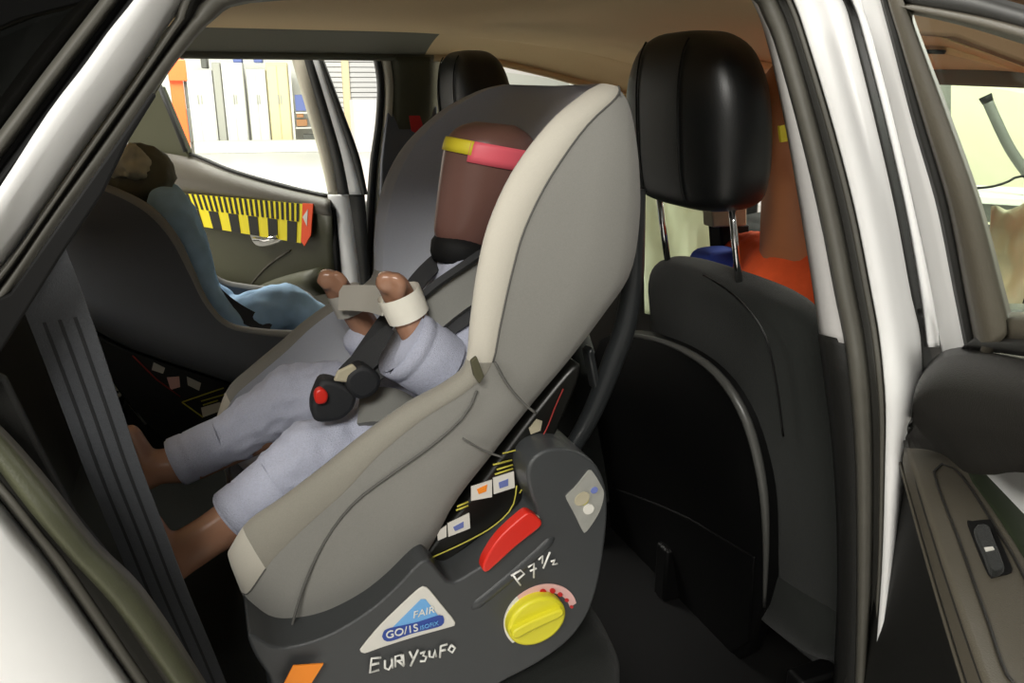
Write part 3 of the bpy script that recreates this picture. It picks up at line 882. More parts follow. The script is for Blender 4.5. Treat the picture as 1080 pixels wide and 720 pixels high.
tube('window_wiper', [E_(u, v, .0) for u, v in cr([(148, 155), (196, 161), (245, 180), (300, 196), (346, 207)], 20)], .006, 'rubber', fd)
bt3 = [(110, 330), (160, 335), (210, 338), (260, 340), (310, 345), (356, 350)]
estrip('middle_trim', [(bt2, .030), (mixl(bt2, bt3, .25), .020), (mixl(bt2, bt3, .55), .022), (bt3, .030)], 'door_olive', conv=E_)
slab('door_end_trim', [E_(u, v, .022) for u, v in [(332, 214), (352, 220), (358, 300), (336, 300)]], EN * -.03, 'black', fd, bevel=.004)
arm2 = rs([(225, 345), (250, 322), (268, 296), (285, 278), (306, 264)], 14)
tube('armrest', [E_(u, v, .055) for u, v in rs([(200, 300), (228, 312), (262, 318), (300, 305), (340, 296)], 14)], .036, 'door_olive', fd, seg=14)
tube('trim_seam', [E_(u, v, .026) for u, v in arm2], .003, 'door_trim', fd, seg=6)
hd = slab('handle_bezel', [E_(u, v, .036) for u, v in rs([(262, 236), (276, 234), (290, 240), (297, 250), (292, 256), (272, 260), (264, 250)], 28, True)], EN * -.02, 'silver_label', fd, bevel=.004)
slab('handle_cup', [E_(u, v, .038) for u, v in rs([(270, 235), (284, 238), (292, 247), (280, 249), (272, 248)], 24, True)], EN * -.01, 'black', fd, bevel=.002)
tube('handle_lever', [E_(u, v, .048) for u, v in ((268, 252), (280, 253), (292, 250))], .006, 'chrome', fd)
slab('outer_skin', [EL(-.01, -.07, 1.08), EL(1.0, -.07, 1.12), EL(1.0, -.07, .7), EL(.7, -.06, .36), EL(-.01, -.06, .36)], EN * .03, 'paint', fd, bevel=.01)
slab('lower_panel', [EL(.0, .01, 1.0), EL(.95, .01, 1.0), EL(.92, .01, .62), EL(.70, .01, .40), EL(.02, .01, .40)], EN * -.03, 'door_olive', fd, bevel=.01)

# measuring tape stuck along the far door
tp = empty('scale_tape', E_(255, 235, .04), 'yellow and black striped measuring tape along the far door', 'tape')
TL, TR, BL, BR = (183, 203), (330, 216), (196, 236), (327, 258)


def TQ(s, t, n=.040):
    a = (TL[0] + (TR[0] - TL[0]) * s, TL[1] + (TR[1] - TL[1]) * s)
    b = (BL[0] + (BR[0] - BL[0]) * s, BL[1] + (BR[1] - BL[1]) * s)
    return E_(a[0] + (b[0] - a[0]) * t, a[1] + (b[1] - a[1]) * t, n)


slab('tape_band', [TQ(0, 0), TQ(.925, 0), TQ(.925, 1), TQ(0, 1)], EN * -.002, 'scale_yellow', tp, bevel=0)
for k in range(24):
    s = .012 + k * .0378
    slab('thin_stripe', [TQ(s, .0, .0415), TQ(s + .017, .0, .0415), TQ(s + .020, .46, .0415), TQ(s + .003, .46, .0415)], EN * -.001, 'scale_black', tp, bevel=0)
for k in range(6):
    s = .07 + k * .149
    slab('block_mark', [TQ(s, .47, .0415), TQ(s + .072, .47, .0415), TQ(s + .072, 1.0, .0415), TQ(s, 1.0, .0415)], EN * -.001, 'scale_black', tp, bevel=0)
slab('end_mark', [TQ(.925, -.02, .041), TQ(1.0, -.02, .041), TQ(1.0, .75, .041), TQ(.955, 1.06, .041), TQ(.925, .95, .041)], EN * -.003, 'scale_red', tp, bevel=0)
slab('arrow_mark', [TQ(.93, .33, .042), TQ(.965, .12, .042), TQ(.965, .55, .042)], EN * -.001, 'sticker_white', tp, bevel=0)
# ================================================================== front seats
def sring(c, wy, tx, n=36, e=.7, lean=0.0):
    out = []
    for k in range(n):
        a = 2 * math.pi * k / n
        y = wy * sup(math.cos(a), e); x = tx * sup(math.sin(a), e)
        out.append(Vector((c[0] + x, c[1] + y, c[2] + x * lean)))
    return out


def front_seat(ofs, label, full=True):
    o = Vector(ofs)
    t = empty('car_seat', Vector((.95, .40, .40)) + o, label, parent=car)
    st = [(.44, .93, .235, .05), (.50, .91, .245, .065), (.65, .865, .25, .075), (.80, .822, .25, .070), (.90, .793, .240, .066), (.98, .772, .222, .060), (1.03, .758, .215, .054),
          (1.062, .750, .195, .046), (1.080, .745, .16, .034), (1.088, .743, .09, .016)]
    st = cr(st, 26)
    rloft('backrest', [sring(Vector((x, .40, z)) + o, wy, tx, lean=.2) for z, x, wy, tx in st], 'seat_fabric', t)
    # rear shell with pocket
    pn = Vector((-1, 0, -.225)).normalized(); po = Vector((.676, .40, 1.05))
    arc = rs([(645, 352), (680, 355), (715, 366), (745, 384), (768, 408), (786, 440), (798, 478), (806, 525), (808, 580), (806, 640)], 26)
    rest = [(790, 690), (740, 720), (690, 726), (655, 715), (628, 690), (612, 640), (606, 580), (606, 500), (612, 430), (622, 380), (632, 358)]
    loop = [VP(u, v, po, pn) + o for u, v in arc + rest]
    sh_ = slab('back_shell', loop, -pn * .03, 'seat_plastic', t, bevel=.006, seg=3)
    tube('shell_edge', [VP(u, v, po + pn * .003, pn) + o for u, v in arc], [.0075 * (.35 + .65 * math.sin(math.pi * i / 25)) for i in range(26)], 'pocket_edge', t, seg=8)
    pk = [VP(u, v, po + pn * .012, pn) + o for u, v in rs([(640, 515), (680, 530), (720, 548), (760, 572), (790, 590)], 14)]
    pk2 = [VP(u, v, po + pn * .012, pn) + o for u, v in rs([(785, 680), (750, 700), (710, 706), (670, 700), (640, 680)], 14)]
    slab('net_pocket', [p - pn * .009 for p in pk + pk2], -pn * .006, 'seat_plastic', t, bevel=.003)
    # side seam line on the cover
    tube('cover_seam', [VP(u, v, po + Vector((0, 0, 0)), pn) + o for u, v in rs([(742, 290), (775, 312), (805, 350), (818, 400), (826, 460)], 16)], .0016, 'seat_plastic', t, seg=6)
    # headrest
    hz = [(1.192, .070, .030), (1.199, .096, .044), (1.214, .118, .055), (1.25, .129, .060), (1.30, .131, .061), (1.35, .126, .060), (1.388, .112, .055), (1.414, .092, .046), (1.430, .060, .032), (1.434, .03, .016)]
    hz = cr(hz, 30)
    hr = rloft('headrest', [sring(Vector((.690 - .02 * (z - 1.2) / .2, .415, z)) + o, wy * 1.06, tx, e=.62, n=48) for z, wy, tx in hz], 'leather', t)
    # centre channel piping on the headrest
    for yy in (-.056, .056):
        tube('headrest_seam', [Vector((.690 - .02 * (z - 1.2) / .2 - tx * 1.01, .415 + yy, z)) + o for z, wy, tx in hz[5:25]], .0014, 'black', t, seg=6)
    for yy in (-.052, .15):
        tube('headrest_post', [Vector((.738, .40 + yy, 1.06)) + o, Vector((.720, .40 + yy, 1.14)) + o, Vector((.706, .40 + yy, 1.21)) + o], .0055, 'chrome', t, seg=12)
    cs = cr([(.80, .22, .05), (.84, .245, .075), (.95, .25, .085), (1.10, .25, .080), (1.22, .245, .07), (1.27, .22, .045)], 16)
    rings = []
    for x, wy, tz in cs:
        rings.append([Vector((x, .40 + wy * sup(math.cos(a), .6), .56 + tz * sup(math.sin(a), .6))) + o for a in [2 * math.pi * k / 32 for k in range(32)]])
    rloft('seat_cushion', rings, 'seat_fabric', t)
    for yy in (-.2, .2):
        box('seat_rail', Vector((1.02, .40 + yy, .42)) + o, (.46, .04, .12), 'seat_plastic', t, bevel=.006)
    return t


front_seat((0, 0, 0), 'dark front seat back with black headrest beside the near child seat')
front_seat((-.10, .70, .0), 'far front seat whose black headrest rises behind the near child seat')

# ================================================================== rear bench
rb = empty('rear_bench', (0, .73, .36), 'dark rear bench seat under both child seats', parent=car)


def bring(x, wy, zc, tz, yc=.735, n=44, e=.45):
    return [Vector((x, yc + wy * sup(math.cos(2 * math.pi * k / n), e), zc + tz * sup(math.sin(2 * math.pi * k / n), e))) for k in range(n)]


cs = cr([(-.36, .54, .55, .08), (-.30, .57, .55, .10), (0, .58, .56, .105), (.25, .58, .565, .105), (.38, .575, .58, .11), (.45, .56, .575, .10), (.48, .53, .56, .06)], 20)
rloft('cushion', [bring(x, wy, zc, tz) for x, wy, zc, tz in cs], 'seat_fabric', rb)
cs = cr([(.55, .55, -.34, .05), (.60, .57, -.35, .08), (.80, .58, -.39, .085), (1.0, .58, -.43, .08), (1.10, .57, -.455, .065), (1.14, .55, -.46, .035)], 18)
rloft('backrest', [[Vector((x + tx * sup(math.sin(2 * math.pi * k / 44), .5), .735 + wy * sup(math.cos(2 * math.pi * k / 44), .4), z)) for k in range(44)] for z, wy, x, tx in cs], 'seat_fabric', rb)
fw_ = slab('bright_filler', [V(u, v, 1.24) for u, v in [(92, 380), (112, 386), (136, 414), (118, 412), (100, 418)]], YP * .06, 'cream_cloth', bevel=.003)  # made-up block standing in for a bright patch under the seat
tagit(fw_, 'small cream block added as a bright patch beneath the far child seat', 'filler')

# ================================================================== child seats
HALF = [(0, -.03), (.5, -.025), (.80, .0), (.93, .06), (.985, .2), (1.0, .45), (1.0, None), (1.005, 'b1'), (1.0, 'b2'), (.98, 'b3'), (.945, 1.0), (.905, .985), (.875, .93),
        (.85, .75), (.80, .5), (.70, .34), (.5, .27), (0, .25)]


def shell_seat(t, st, yc, n, mats, wfar=1.0, split=None):
    """st: (Bu,Bv,Ru,Rv,halfwidth,band q) per station from the cushion tip to the head end."""
    S = cr(st, n)
    rings = []
    for bu, bv, ru, rv, wd, qb in S:
        B = V(bu, bv, yc - wd); R = V(ru, rv, yc - wd)
        half = []
        for a, q in HALF:
            if q is None: q = qb
            elif q == 'b1': q = qb + .015
            elif q == 'b2': q = qb + (1 - qb) * .5
            elif q == 'b3': q = qb + (1 - qb) * .88
            half.append((a, q))
        P = [B + (R - B) * q + Vector((0, -a * wd + (wd), 0)) for a, q in half]      # near half
        Q = [Vector((p.x, yc + (yc - p.y) * wfar, p.z)) for p in P]
        rings.append((P, Q))
    H = len(HALF)

    def part(name, i0, i1, m, sides=(0, 1), s0=0, s1=None):
        vs, fs = [], []
        rr = rings[s0:(s1 or n)]
        for side in sides:
            off = len(vs); k = i1 - i0 + 1
            for r in rr: vs += r[side][i0:i1 + 1]
            for i in range(len(rr) - 1):
                for j in range(k - 1):
                    f = [off + i * k + j, off + i * k + j + 1, off + (i + 1) * k + j + 1, off + (i + 1) * k + j]
                    fs.append(f if side == 0 else f[::-1])
            # end caps
        me = bpy.data.meshes.new(name)
        me.from_pydata([tuple(v) for v in vs], [], fs)
        bm = bmesh.new(); bm.from_mesh(me)
        bmesh.ops.remove_doubles(bm, verts=bm.verts, dist=1e-5)
        bm.to_mesh(me); bm.free()
        return link(name, me, m, t)
    part('outer_cover', 0, 6, mats[0]); part('inner_cover', 12, H - 1, mats[2])
    for side in (0, 1):
        if split:
            part('front_trim', 6, 12, mats[1], (side,), 0, split[0] + 1)
            part('arm_trim', 6, 12, split[2] if side == 0 else 'grey_cover', (side,), split[0], split[1] + 1)
            part('edge_trim', 6, 12, mats[1] if side == 0 else mats[2], (side,), split[1])
            tube('edge_piping', [r[side][6] for r in rings[split[1]:]], .0014, 'seam', t, seg=6)
            tube('edge_piping', [r[side][6] for r in rings[:split[0] + 1]], .0010, 'seam', t, seg=6)
        else:
            part('edge_trim', 6, 12, mats[1], (side,))
    # close the two ends
    for r, nm in ((rings[0], 'front_lip'), (rings[-1], 'head_lip')):
        loop = r[0] + r[1][::-1][1:-1]
        vs = list(loop); c = sum(loop, Vector()) / len(loop); vs.append(c)
        mesh(nm, vs, [[i, (i + 1) % len(loop), len(loop)] for i in range(len(loop))], mats[1], t)
    return rings


cs1 = empty('child_seat', V(420, 745, .41), 'grey child seat with dark base and yellow dial, nearest the open door', 'child seat')
ST = [(262, 642, 246, 604, .150, .55), (280, 674, 241, 592, .185, .60), (302, 694, 243, 584, .200, .66), (348, 686, 262, 556, .215, .74), (404, 652, 298, 531, .225, .80), (456, 602, 343, 497, .23, .82),
      (490, 541, 384, 465, .235, .84), (529, 489, 430, 432, .235, .84), (572, 433, 474, 408, .235, .82), (614, 383, 495, 388, .24, .82), (653, 334, 500, 345, .245, .83), (682, 292, 507, 292, .245, .83),
      (692, 236, 520, 238, .24, .81), (690, 180, 546, 182, .23, .75), (681, 132, 585, 130, .21, .64), (670, 106, 622, 98, .185, .42), (655, 92, 640, 88, .16, .2)]
R1 = shell_seat(cs1, ST, .41, 64, ('grey_cover', 'beige_edge_lit', 'blue_lining'), 1.19, (11, 36, 'tan_cover'))
# seams on the near side
def on_side(u, v, y=.168): return V(u, v, y)


def near_ring(i, q):
    P = R1[i][0]
    return P[q]


seam_px = rs([(303, 680), (318, 625), (342, 572), (372, 532), (410, 502), (455, 470), (490, 438), (503, 412)], 22)
tube('cover_seam', [V(u, v, .172 + .018 * max(0, (420 - u) / 120)) for u, v in seam_px], .0016, 'seam', cs1, seg=6)
tube('cover_seam', [V(u, v, .1655) for u, v in rs([(522, 382), (535, 405), (552, 425), (566, 436)], 12)], .0016, 'seam', cs1, seg=6)
tube('cover_seam', [V(u, v, .1700) for u, v in rs([(488, 462), (505, 472), (518, 478), (530, 482)], 12)], .0013, 'seam', cs1, seg=6)
slab('loop_label', [V(u, v, .158) for u, v in [(497, 381), (503, 376), (511, 397), (506, 405), (500, 396)]], YP * .006, 'pillar_olive', cs1, bevel=.001)
# inside label near the head
slab('head_label', [V(u, v, .50) for u, v in [(560, 124), (592, 116), (590, 132), (562, 140)]], YP * .002, 'sticker_white', cs1, bevel=0)
slab('head_label', [V(u, v, .499) for u, v in [(560, 119), (592, 112), (592, 117), (560, 124)]], YP * .002, 'yellow_ink', cs1, bevel=0)
# lower seat pad
pd_ = cr([(300, 560, .03), (340, 520, .035), (385, 480, .036), (425, 445, .036)], 10)
# base
bo = [(262, 668), (268, 690), (285, 716), (300, 742), (470, 742), (540, 714), (590, 684), (616, 655), (630, 620), (638, 575), (641, 535), (637, 506), (624, 485), (602, 474), (578, 474), (562, 484), (556, 500),
      (560, 522), (566, 545), (545, 566), (520, 588), (500, 602), (478, 614), (468, 608), (452, 590), (440, 596), (415, 622), (388, 645), (350, 668), (315, 680), (290, 682)]
BY = .150


def Bs(u, v, d=0.0): return V(u, v, BY - d)


base = slab('base', [Bs(u, v) for u, v in rs(bo, 150, True)], YP * .50, 'base_plastic', cs1, bevel=.016, seg=5)
# raised rim of the base and its highlight ridge
tube('base_ridge', [Bs(u, v, -.0065) for u, v in rs([(494, 640), (526, 614), (556, 588), (584, 562)], 12)], [.006] + [.0095] * 10 + [.006], 'base_plastic', base, seg=12)
slab('recess_floor', [V(u, v, .205) for u, v in [(445, 592), (470, 625), (520, 600), (580, 550), (570, 480), (540, 500)]], YP * .3, 'shell_black', cs1, bevel=0)
tube('base_lower_edge', [Bs(u, v, -.012) for u, v in rs([(430, 722), (470, 708), (520, 690)], 8)], .006, 'base_plastic', base, seg=10)
# black labelled shell under the cover
slab('label_shell', [V(u, v, .196) for u, v in rs([(440, 600), (500, 520), (560, 440), (606, 385), (612, 395), (590, 450), (562, 505), (545, 535), (500, 572), (460, 600)], 50, True)], YP * .30, 'shell_black', cs1, bevel=.004)


def Ls(u, v, d=0.0): return V(u, v, .196 - .0015 - d)


def plate(nm, px, m, par, d=0.0, f=Ls, th=.0012): return slab(nm, [f(u, v, d) for u, v in px], YP * th, m, par, bevel=0)


for px in ([(497, 513), (519, 506), (519, 524), (497, 528)], [(520, 504), (542, 497), (543, 514), (521, 521)], [(472, 552), (495, 541), (496, 557), (473, 566)], [(461, 561), (471, 554), (471, 566), (462, 570)]):
    plate('label_panel', px, 'sticker_white', cs1)
for px in ([(503, 516), (514, 511), (513, 518), (505, 521)], [(526, 509), (536, 505), (536, 512), (527, 515)], [(478, 556), (489, 550), (489, 556), (480, 560)]):
    plate('pictogram', px, 'orange_tag' if px[0][0] == 503 else 'box_blue', cs1, .0008)
for a, b in (((524, 495), (541, 490)), ((522, 500), (541, 494)), ((520, 490), (540, 485)), ((481, 538), (494, 533)), ((482, 534), (494, 529))):
    tube('label_text_line', [Ls(*a, .001), Ls(*b, .001)], .0012, 'yellow_ink', cs1, seg=6)
for px in ([(455, 588), (490, 572), (520, 555), (540, 535), (545, 512)], [(530, 478), (560, 474), (558, 500), (548, 520)]):
    tube('label_outline', [Ls(u, v, .001) for u, v in rs(px, 14)], .0009, 'yellow_ink', cs1, seg=6)
tube('label_outline', [Ls(u, v, .001) for u, v in rs([(545, 474), (562, 472), (575, 455), (586, 428), (594, 410)], 14)], .0009, 'red_ink', cs1, seg=6)
plate('pictogram', [(558, 452), (566, 442), (572, 444), (570, 454), (560, 458)], 'khaki', cs1)
# rear bow of the frame
bow = rs([(672, 200), (670, 250), (667, 300), (659, 345), (648, 376), (636, 408), (622, 440), (606, 468), (592, 490)], 20)
tube('frame_bow', [V(u, v, .235) for u, v in bow], [.010 + .004 * math.sin(math.pi * i / 19) for i in range(20)], 'bow_plastic', cs1, seg=14)
tube('frame_bow', [V(u, v, .235) + Vector((0, .34, 0)) for u, v in bow], .012, 'bow_plastic', cs1, seg=14)
slab('frame_fin', [V(u, v, .23) for u, v in [(620, 372), (626, 366), (634, 404), (628, 412)]], YP * .02, 'bow_plastic', cs1, bevel=.003)
# red lever
rl = slab('red_lever', [V(u, v, .138) for u, v in rs([(509, 601), (513, 588), (528, 566), (552, 544), (560, 541), (571, 549), (570, 556), (545, 576), (522, 597), (513, 604)], 40, True)], YP * .016, 'red', cs1, bevel=.006, seg=4)
slab('lever_pin', [V(u, v, .15) for u, v in [(566, 543), (573, 545), (573, 550), (568, 550)]], YP * .02, 'khaki', rl, bevel=.001)
# dial with scale
def dial(cx, cy, ra, rb, ang, n=48, a0=0, a1=360):
    out = []
    for k in range(n):
        t = math.radians(a0 + (a1 - a0) * k / (n - (0 if a1 - a0 == 360 else 1)))
        x, y = ra * math.cos(t), rb * math.sin(t)
        c, s = math.cos(math.radians(ang)), math.sin(math.radians(ang))
        out.append((cx + x * c - y * s, cy + x * s + y * c))
    return out


ring_o = dial(570, 650, 41, 31, -32, 40, 165, 375); ring_i = dial(569, 653, 35, 25, -32, 40, 165, 375)
slab('dial_scale', [Bs(u, v, .0015) for u, v in ring_o + ring_i[::-1]], YP * .002, 'sticker_pink', cs1, bevel=0)
hw = len(ring_o) // 2 - 2
slab('dial_scale_white', [Bs(u, v, .002) for u, v in ring_o[:hw] + ring_i[:hw][::-1]], YP * .002, 'sticker_white', cs1, bevel=0)
for k in range(5):
    u, v = [(573, 624), (583, 623), (591, 627), (598, 633), (603, 640)][k]
    slab('scale_dot', [Bs(a, b, .0030) for a, b in dial(u, v, 3.4 - .4 * k, 3.0 - .4 * k, 0, 14)], YP * .001, 'tape_red', cs1, bevel=0)
dl = slab('dial_knob', [Bs(u, v, .016) for u, v in dial(567, 656, 33, 22, -32)], YP * .020, 'yellow', cs1, bevel=.004, seg=3)
slab('knob_grip', [Bs(u, v, .024) for u, v in rs([(540, 671), (543, 665), (560, 656), (592, 643), (595, 647), (590, 652), (562, 665), (545, 674)], 32, True)], YP * .012, 'yellow', dl, bevel=.003, seg=3)
# triangular sticker, print and pen marks
tr = slab('triangle_sticker', [Bs(u, v, .0022) for u, v in rs([(381, 688), (380, 685), (398, 663), (420, 641), (442, 621), (448, 619), (453, 622), (466, 638), (479, 654), (480, 659), (476, 661), (440, 671), (405, 682), (385, 689)], 60, True)], YP * .0025, 'sticker_white', cs1, bevel=.0008)
slab('blue_field', [Bs(u, v, .0030) for u, v in [(412, 664), (444, 632), (449, 632), (466, 654), (464, 657), (414, 668)]], YP * .001, 'sticker_blue', tr, bevel=0)
slab('navy_field', [Bs(u, v, .0036) for u, v in rs([(404, 668), (410, 663), (440, 656), (463, 649), (468, 651), (468, 657), (462, 661), (435, 668), (412, 676), (404, 674)], 40, True)], YP * .001, 'sticker_navy', tr, bevel=0)
text('print', 'FAIR', Bs(435, 652, .0042), Bs(460, 645, .0042), .0125, 'ink_white', tr, shear=.2, sx=1.05)
text('print', 'GO/1S', Bs(407, 673.5, .0048), Bs(440, 665, .0048), .0135, 'ink_white', tr, sx=1.0)
text('print', 'ISOFIX', Bs(443, 664, .0048), Bs(468, 657, .0048), .0075, 'sticker_blue', tr)


def pen(strokes, r=.0014):
    for k, s in enumerate(strokes):
        tube('pen_mark', [Bs(u, v, .0032) for u, v in s], r, 'ink_white', cs1, seg=6)


pen([[(402, 693), (392, 694), (390, 709), (400, 706)], [(391, 701), (400, 699)],
     [(406, 696), (406, 704), (410, 706), (413, 701), (413, 694), (414, 704)],
     [(417, 703), (417, 692), (423, 690), (424, 696), (418, 697)], [(420, 697), (426, 702)], [(426, 701), (425, 690)],
     [(432, 687), (436, 695)], [(441, 685), (433, 702)],
     [(443, 689), (448, 687), (446, 691), (450, 692), (448, 697), (443, 697)],
     [(453, 686), (453, 692), (457, 693), (459, 685), (460, 692)],
     [(464, 693), (465, 681), (472, 679)], [(465, 686), (470, 685)],
     [(476, 680), (473, 685), (477, 688), (480, 683), (476, 680)]])
pen([[(541, 606), (549, 617)], [(539, 607), (549, 601), (553, 605), (546, 611)],
     [(557, 598), (563, 594), (563, 609)], [(559, 602), (566, 599)], [(568, 590), (572, 586), (572, 594)], [(573, 599), (580, 582)], [(581, 592), (585, 590), (583, 595), (588, 594)]], .0013)
# silver label on the round end, orange tag under the cover
slab('silver_label', [Bs(u, v, .0012) for u, v in rs([(597, 523), (608, 512), (620, 497), (624, 496), (633, 510), (637, 521), (632, 540), (619, 560), (615, 560), (606, 542), (598, 527)], 40, True)], YP * .002, 'silver_label', cs1, bevel=0)
for cx, cy, a, b, m in ((614, 526, 9, 6, 'khaki'), (616, 528, 6, 4, 'yellow_ink'), (621, 537, 6, 5, 'sticker_white'), (627, 517, 4, 3, 'box_blue')):
    slab('label_print', [Bs(u, v, .0020 + a * .0001) for u, v in dial(cx, cy, a, b, -40, 20)], YP * .0008, m, cs1, bevel=0)
slab('orange_tag', [V(u, v, .168) - YP * .03 for u, v in [(294, 707), (306, 684), (337, 682), (312, 722), (302, 724)]], YP * .002, 'orange_tag', cs1, bevel=0)

# far child seat (forward facing)
cs2 = empty('child_seat', V(230, 470, 1.08), 'dark grey child seat on the far side, holding the dummy in denim', 'child seat')
S2 = [(372, 392, 368, 372, .15, .5), (352, 418, 352, 353, .185, .86), (305, 422, 318, 350, .195, .90), (252, 412, 277, 348, .20, .92), (205, 397, 242, 341, .20, .93), (160, 383, 220, 318, .20, .94), (118, 366, 204, 283, .20, .94),
      (80, 338, 186, 247, .20, .94), (60, 295, 161, 219, .195, .93), (58, 250, 128, 201, .185, .90), (70, 216, 104, 193, .17, .8), (82, 200, 92, 194, .14, .5)]
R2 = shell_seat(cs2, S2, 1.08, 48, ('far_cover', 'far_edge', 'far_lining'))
slab('label_shell', [V(u, v, .915) for u, v in rs([(75, 335), (120, 362), (180, 384), (252, 408), (260, 425), (215, 470), (190, 478), (160, 455), (130, 420), (104, 380)], 50, True)], YP * .3, 'shell_black', cs2, bevel=.004)
slab('base', [V(u, v, .935) for u, v in rs([(135, 425), (180, 440), (230, 430), (290, 440), (330, 480), (320, 540), (180, 545), (140, 500), (128, 460)], 50, True)], YP * .28, 'shell_black', cs2, bevel=.01, seg=3)


def Lf(u, v, d=0.0): return V(u, v, .915 - .002 - d)


for px, m in (([(162, 382), (174, 388), (172, 394), (160, 390)], 'tape_grey'), ([(176, 398), (189, 397), (190, 408), (180, 411)], 'sticker_pink'), ([(197, 397), (212, 404), (210, 412), (198, 406)], 'tape_grey'),
              ([(212, 430), (232, 424), (236, 432), (214, 440)], 'sticker_white'), ([(236, 415), (245, 413), (246, 420), (238, 421)], 'tape_grey')):
    plate('label_panel', px, m, cs2, f=Lf)
for px, m in (([(192, 424), (215, 416), (236, 409)], 'yellow_ink'), ([(192, 424), (203, 432), (214, 440)], 'yellow_ink'), ([(140, 375), (165, 400), (190, 418)], 'red_ink'), ([(212, 423), (236, 416)], 'yellow_ink'), ([(214, 427), (230, 422)], 'yellow_ink')):
    tube('label_outline', [Lf(u, v, .001) for u, v in px], .0014, m, cs2, seg=6)
tube('frame_bow', [V(u, v, .92) for u, v in rs([(124, 418), (132, 412), (146, 411)], 8)], .004, 'silver_label', cs2, seg=8)
tube('frame_bow', [V(u, v, .92) for u, v in ((138, 425), (155, 446))], .005, 'silver_label', cs2, seg=8)
hb = rs([(205, 282), (225, 308), (250, 328), (285, 346)], 14)
ribbon('harness_strap', [V(u, v, .975) for u, v in hb], .03, Vector((-.2, -1, .5)), 'strap', cs2)

# ================================================================== near child dummy
CY = .40
dm = empty('child_dummy', V(405, 470, CY), 'brown crash test child dummy in pale blue pyjamas with taped wrists', 'dummy')


def W(u, v, y, r): return (V(u, v, y), r)


HEAD = [((478, 266), (500, 266)), ((464, 258), (512, 264)), ((458, 245), (522, 254)), ((459, 226), (533, 238)), ((462, 200), (546, 214)), ((466, 172), (557, 188)), ((470, 150), (563, 168)), ((476, 140), (563, 154)), ((487, 132), (557, 142)), ((503, 128), (542, 132))]
HR = []
for (l, r) in cr([(*a, *b) for a, b in HEAD], 30) and [((q[0], q[1]), (q[2], q[3])) for q in cr([(*a, *b) for a, b in HEAD], 30)]:
    L_, Rr = V(*l, CY), V(*r, CY)
    c = (L_ + Rr) / 2; sag = (Rr - L_) / 2
    HR.append((c, sag * .98, Vector((0, sag.length * .80, 0))))


def head_ring(i, k=1.0, a0=0, a1=360, n=40):
    c, s, y = HR[i]
    full = (a1 - a0) == 360
    return [c + s * k * math.cos(math.radians(a0 + (a1 - a0) * j / (n if full else n - 1))) + y * k * math.sin(math.radians(a0 + (a1 - a0) * j / (n if full else n - 1))) for j in range(n)]


ext = []
A0 = [[W(485, 300, CY, .03), W(486, 268, CY, .030)],                                   # neck
      [W(488, 320, CY, .052), W(450, 370, CY, .055), W(412, 432, CY, .055)],
      [W(496, 318, .34, .028), W(474, 388, .30, .024), W(446, 360, .28, .0225), W(428, 328, .28, .0205), W(424, 318, .28, .019)],
      [W(470, 300, .47, .028), W(430, 372, .50, .024), W(398, 362, .48, .0215), W(372, 325, .48, .0195), W(366, 316, .48, .018)],
      [W(418, 448, .36, .046), W(340, 482, .335, .040), W(262, 538, .33, .030), W(222, 564, .33, .0265), W(192, 583, .33, .0275), W(174, 598, .33, .026)],
      [W(174, 598, .33, .026), W(166, 572, .33, .020), W(158, 552, .33, .015)],
      [W(402, 432, .46, .046), W(330, 424, .50, .040), W(200, 488, .50, .028), W(166, 492, .50, .024), W(152, 500, .50, .024)],
      [W(152, 494, .50, .022), W(146, 476, .50, .018), W(138, 458, .50, .014)]]


def fist(u, v, y, sgn):
    """Palm, four curled fingers and a thumb at the wrist end."""
    out = [[W(u + 6, v + 14, y, .019), W(u, v + 3, y, .0185)]]
    for k in range(4):
        yy = y - .018 + .012 * k
        out.append([W(u - 1, v + 2, yy, .0085), W(u - 4, v - 8 + abs(k - 1.3) * 1.2, yy, .0082), W(u - 12, v - 9 + abs(k - 1.3) * 1.2, yy, .0078), W(u - 15, v - 1, yy, .0072), W(u - 10, v + 4, yy, .0068)])
    out.append([W(u + 4, v + 10, y - .018, .0085), W(u + 8, v - 2, y - .026, .0078), W(u + 1, v - 7, y - .026, .0068)])
    return out


A0 += fist(416, 300, .28, 1) + fist(354, 297, .48, -1)
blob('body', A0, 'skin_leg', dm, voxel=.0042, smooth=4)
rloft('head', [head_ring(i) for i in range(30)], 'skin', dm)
nk = [V(484, 276, CY), V(485, 268, CY), V(486, 258, CY), V(488, 250, CY)]
tube('neck_collar', nk, [.036, .040, .040, .034], 'black', dm, seg=24)
CL = [[W(492, 318, CY, .055), W(455, 368, CY, .060), W(415, 430, CY, .062)],
      [W(500, 312, .33, .036), W(486, 288, CY, .036), W(468, 296, .47, .036)],
      [W(500, 316, .33, .038), W(488, 372, .295, .042), W(468, 390, .283, .041), W(452, 380, .28, .037)],
      [W(470, 300, .47, .036), W(436, 366, .49, .034), W(400, 368, .485, .028), W(382, 360, .48, .027)],
      [W(425, 445, .36, .055), W(372, 470, .345, .050), W(330, 480, .335, .047), W(290, 511, .33, .039)],
      [W(405, 432, .46, .054), W(345, 420, .49, .056), W(310, 420, .50, .052), W(250, 458, .50, .039), W(225, 471, .50, .035)]]
blob('pyjamas', CL, 'heather', dm, voxel=.0048, smooth=4, wrinkle=.0035, wscale=34)
# cuffs: rolled hems
def hem(a, b, y, r0):
    p, q = V(*a, y), V(*b, y)
    ax_ = (p - q).normalized()
    tube('cuff', [q, q.lerp(p, .3), q.lerp(p, .62), q.lerp(p, .66), q.lerp(p, .70), p - ax_ * .003, p, p - ax_ * .006], [r0 * 1.02, r0 * 1.03, r0 * 1.01, r0 * .975, r0 * 1.02, r0 * 1.03, r0 * .98, r0 * .9], 'heather', dm, seg=28, cap=False)


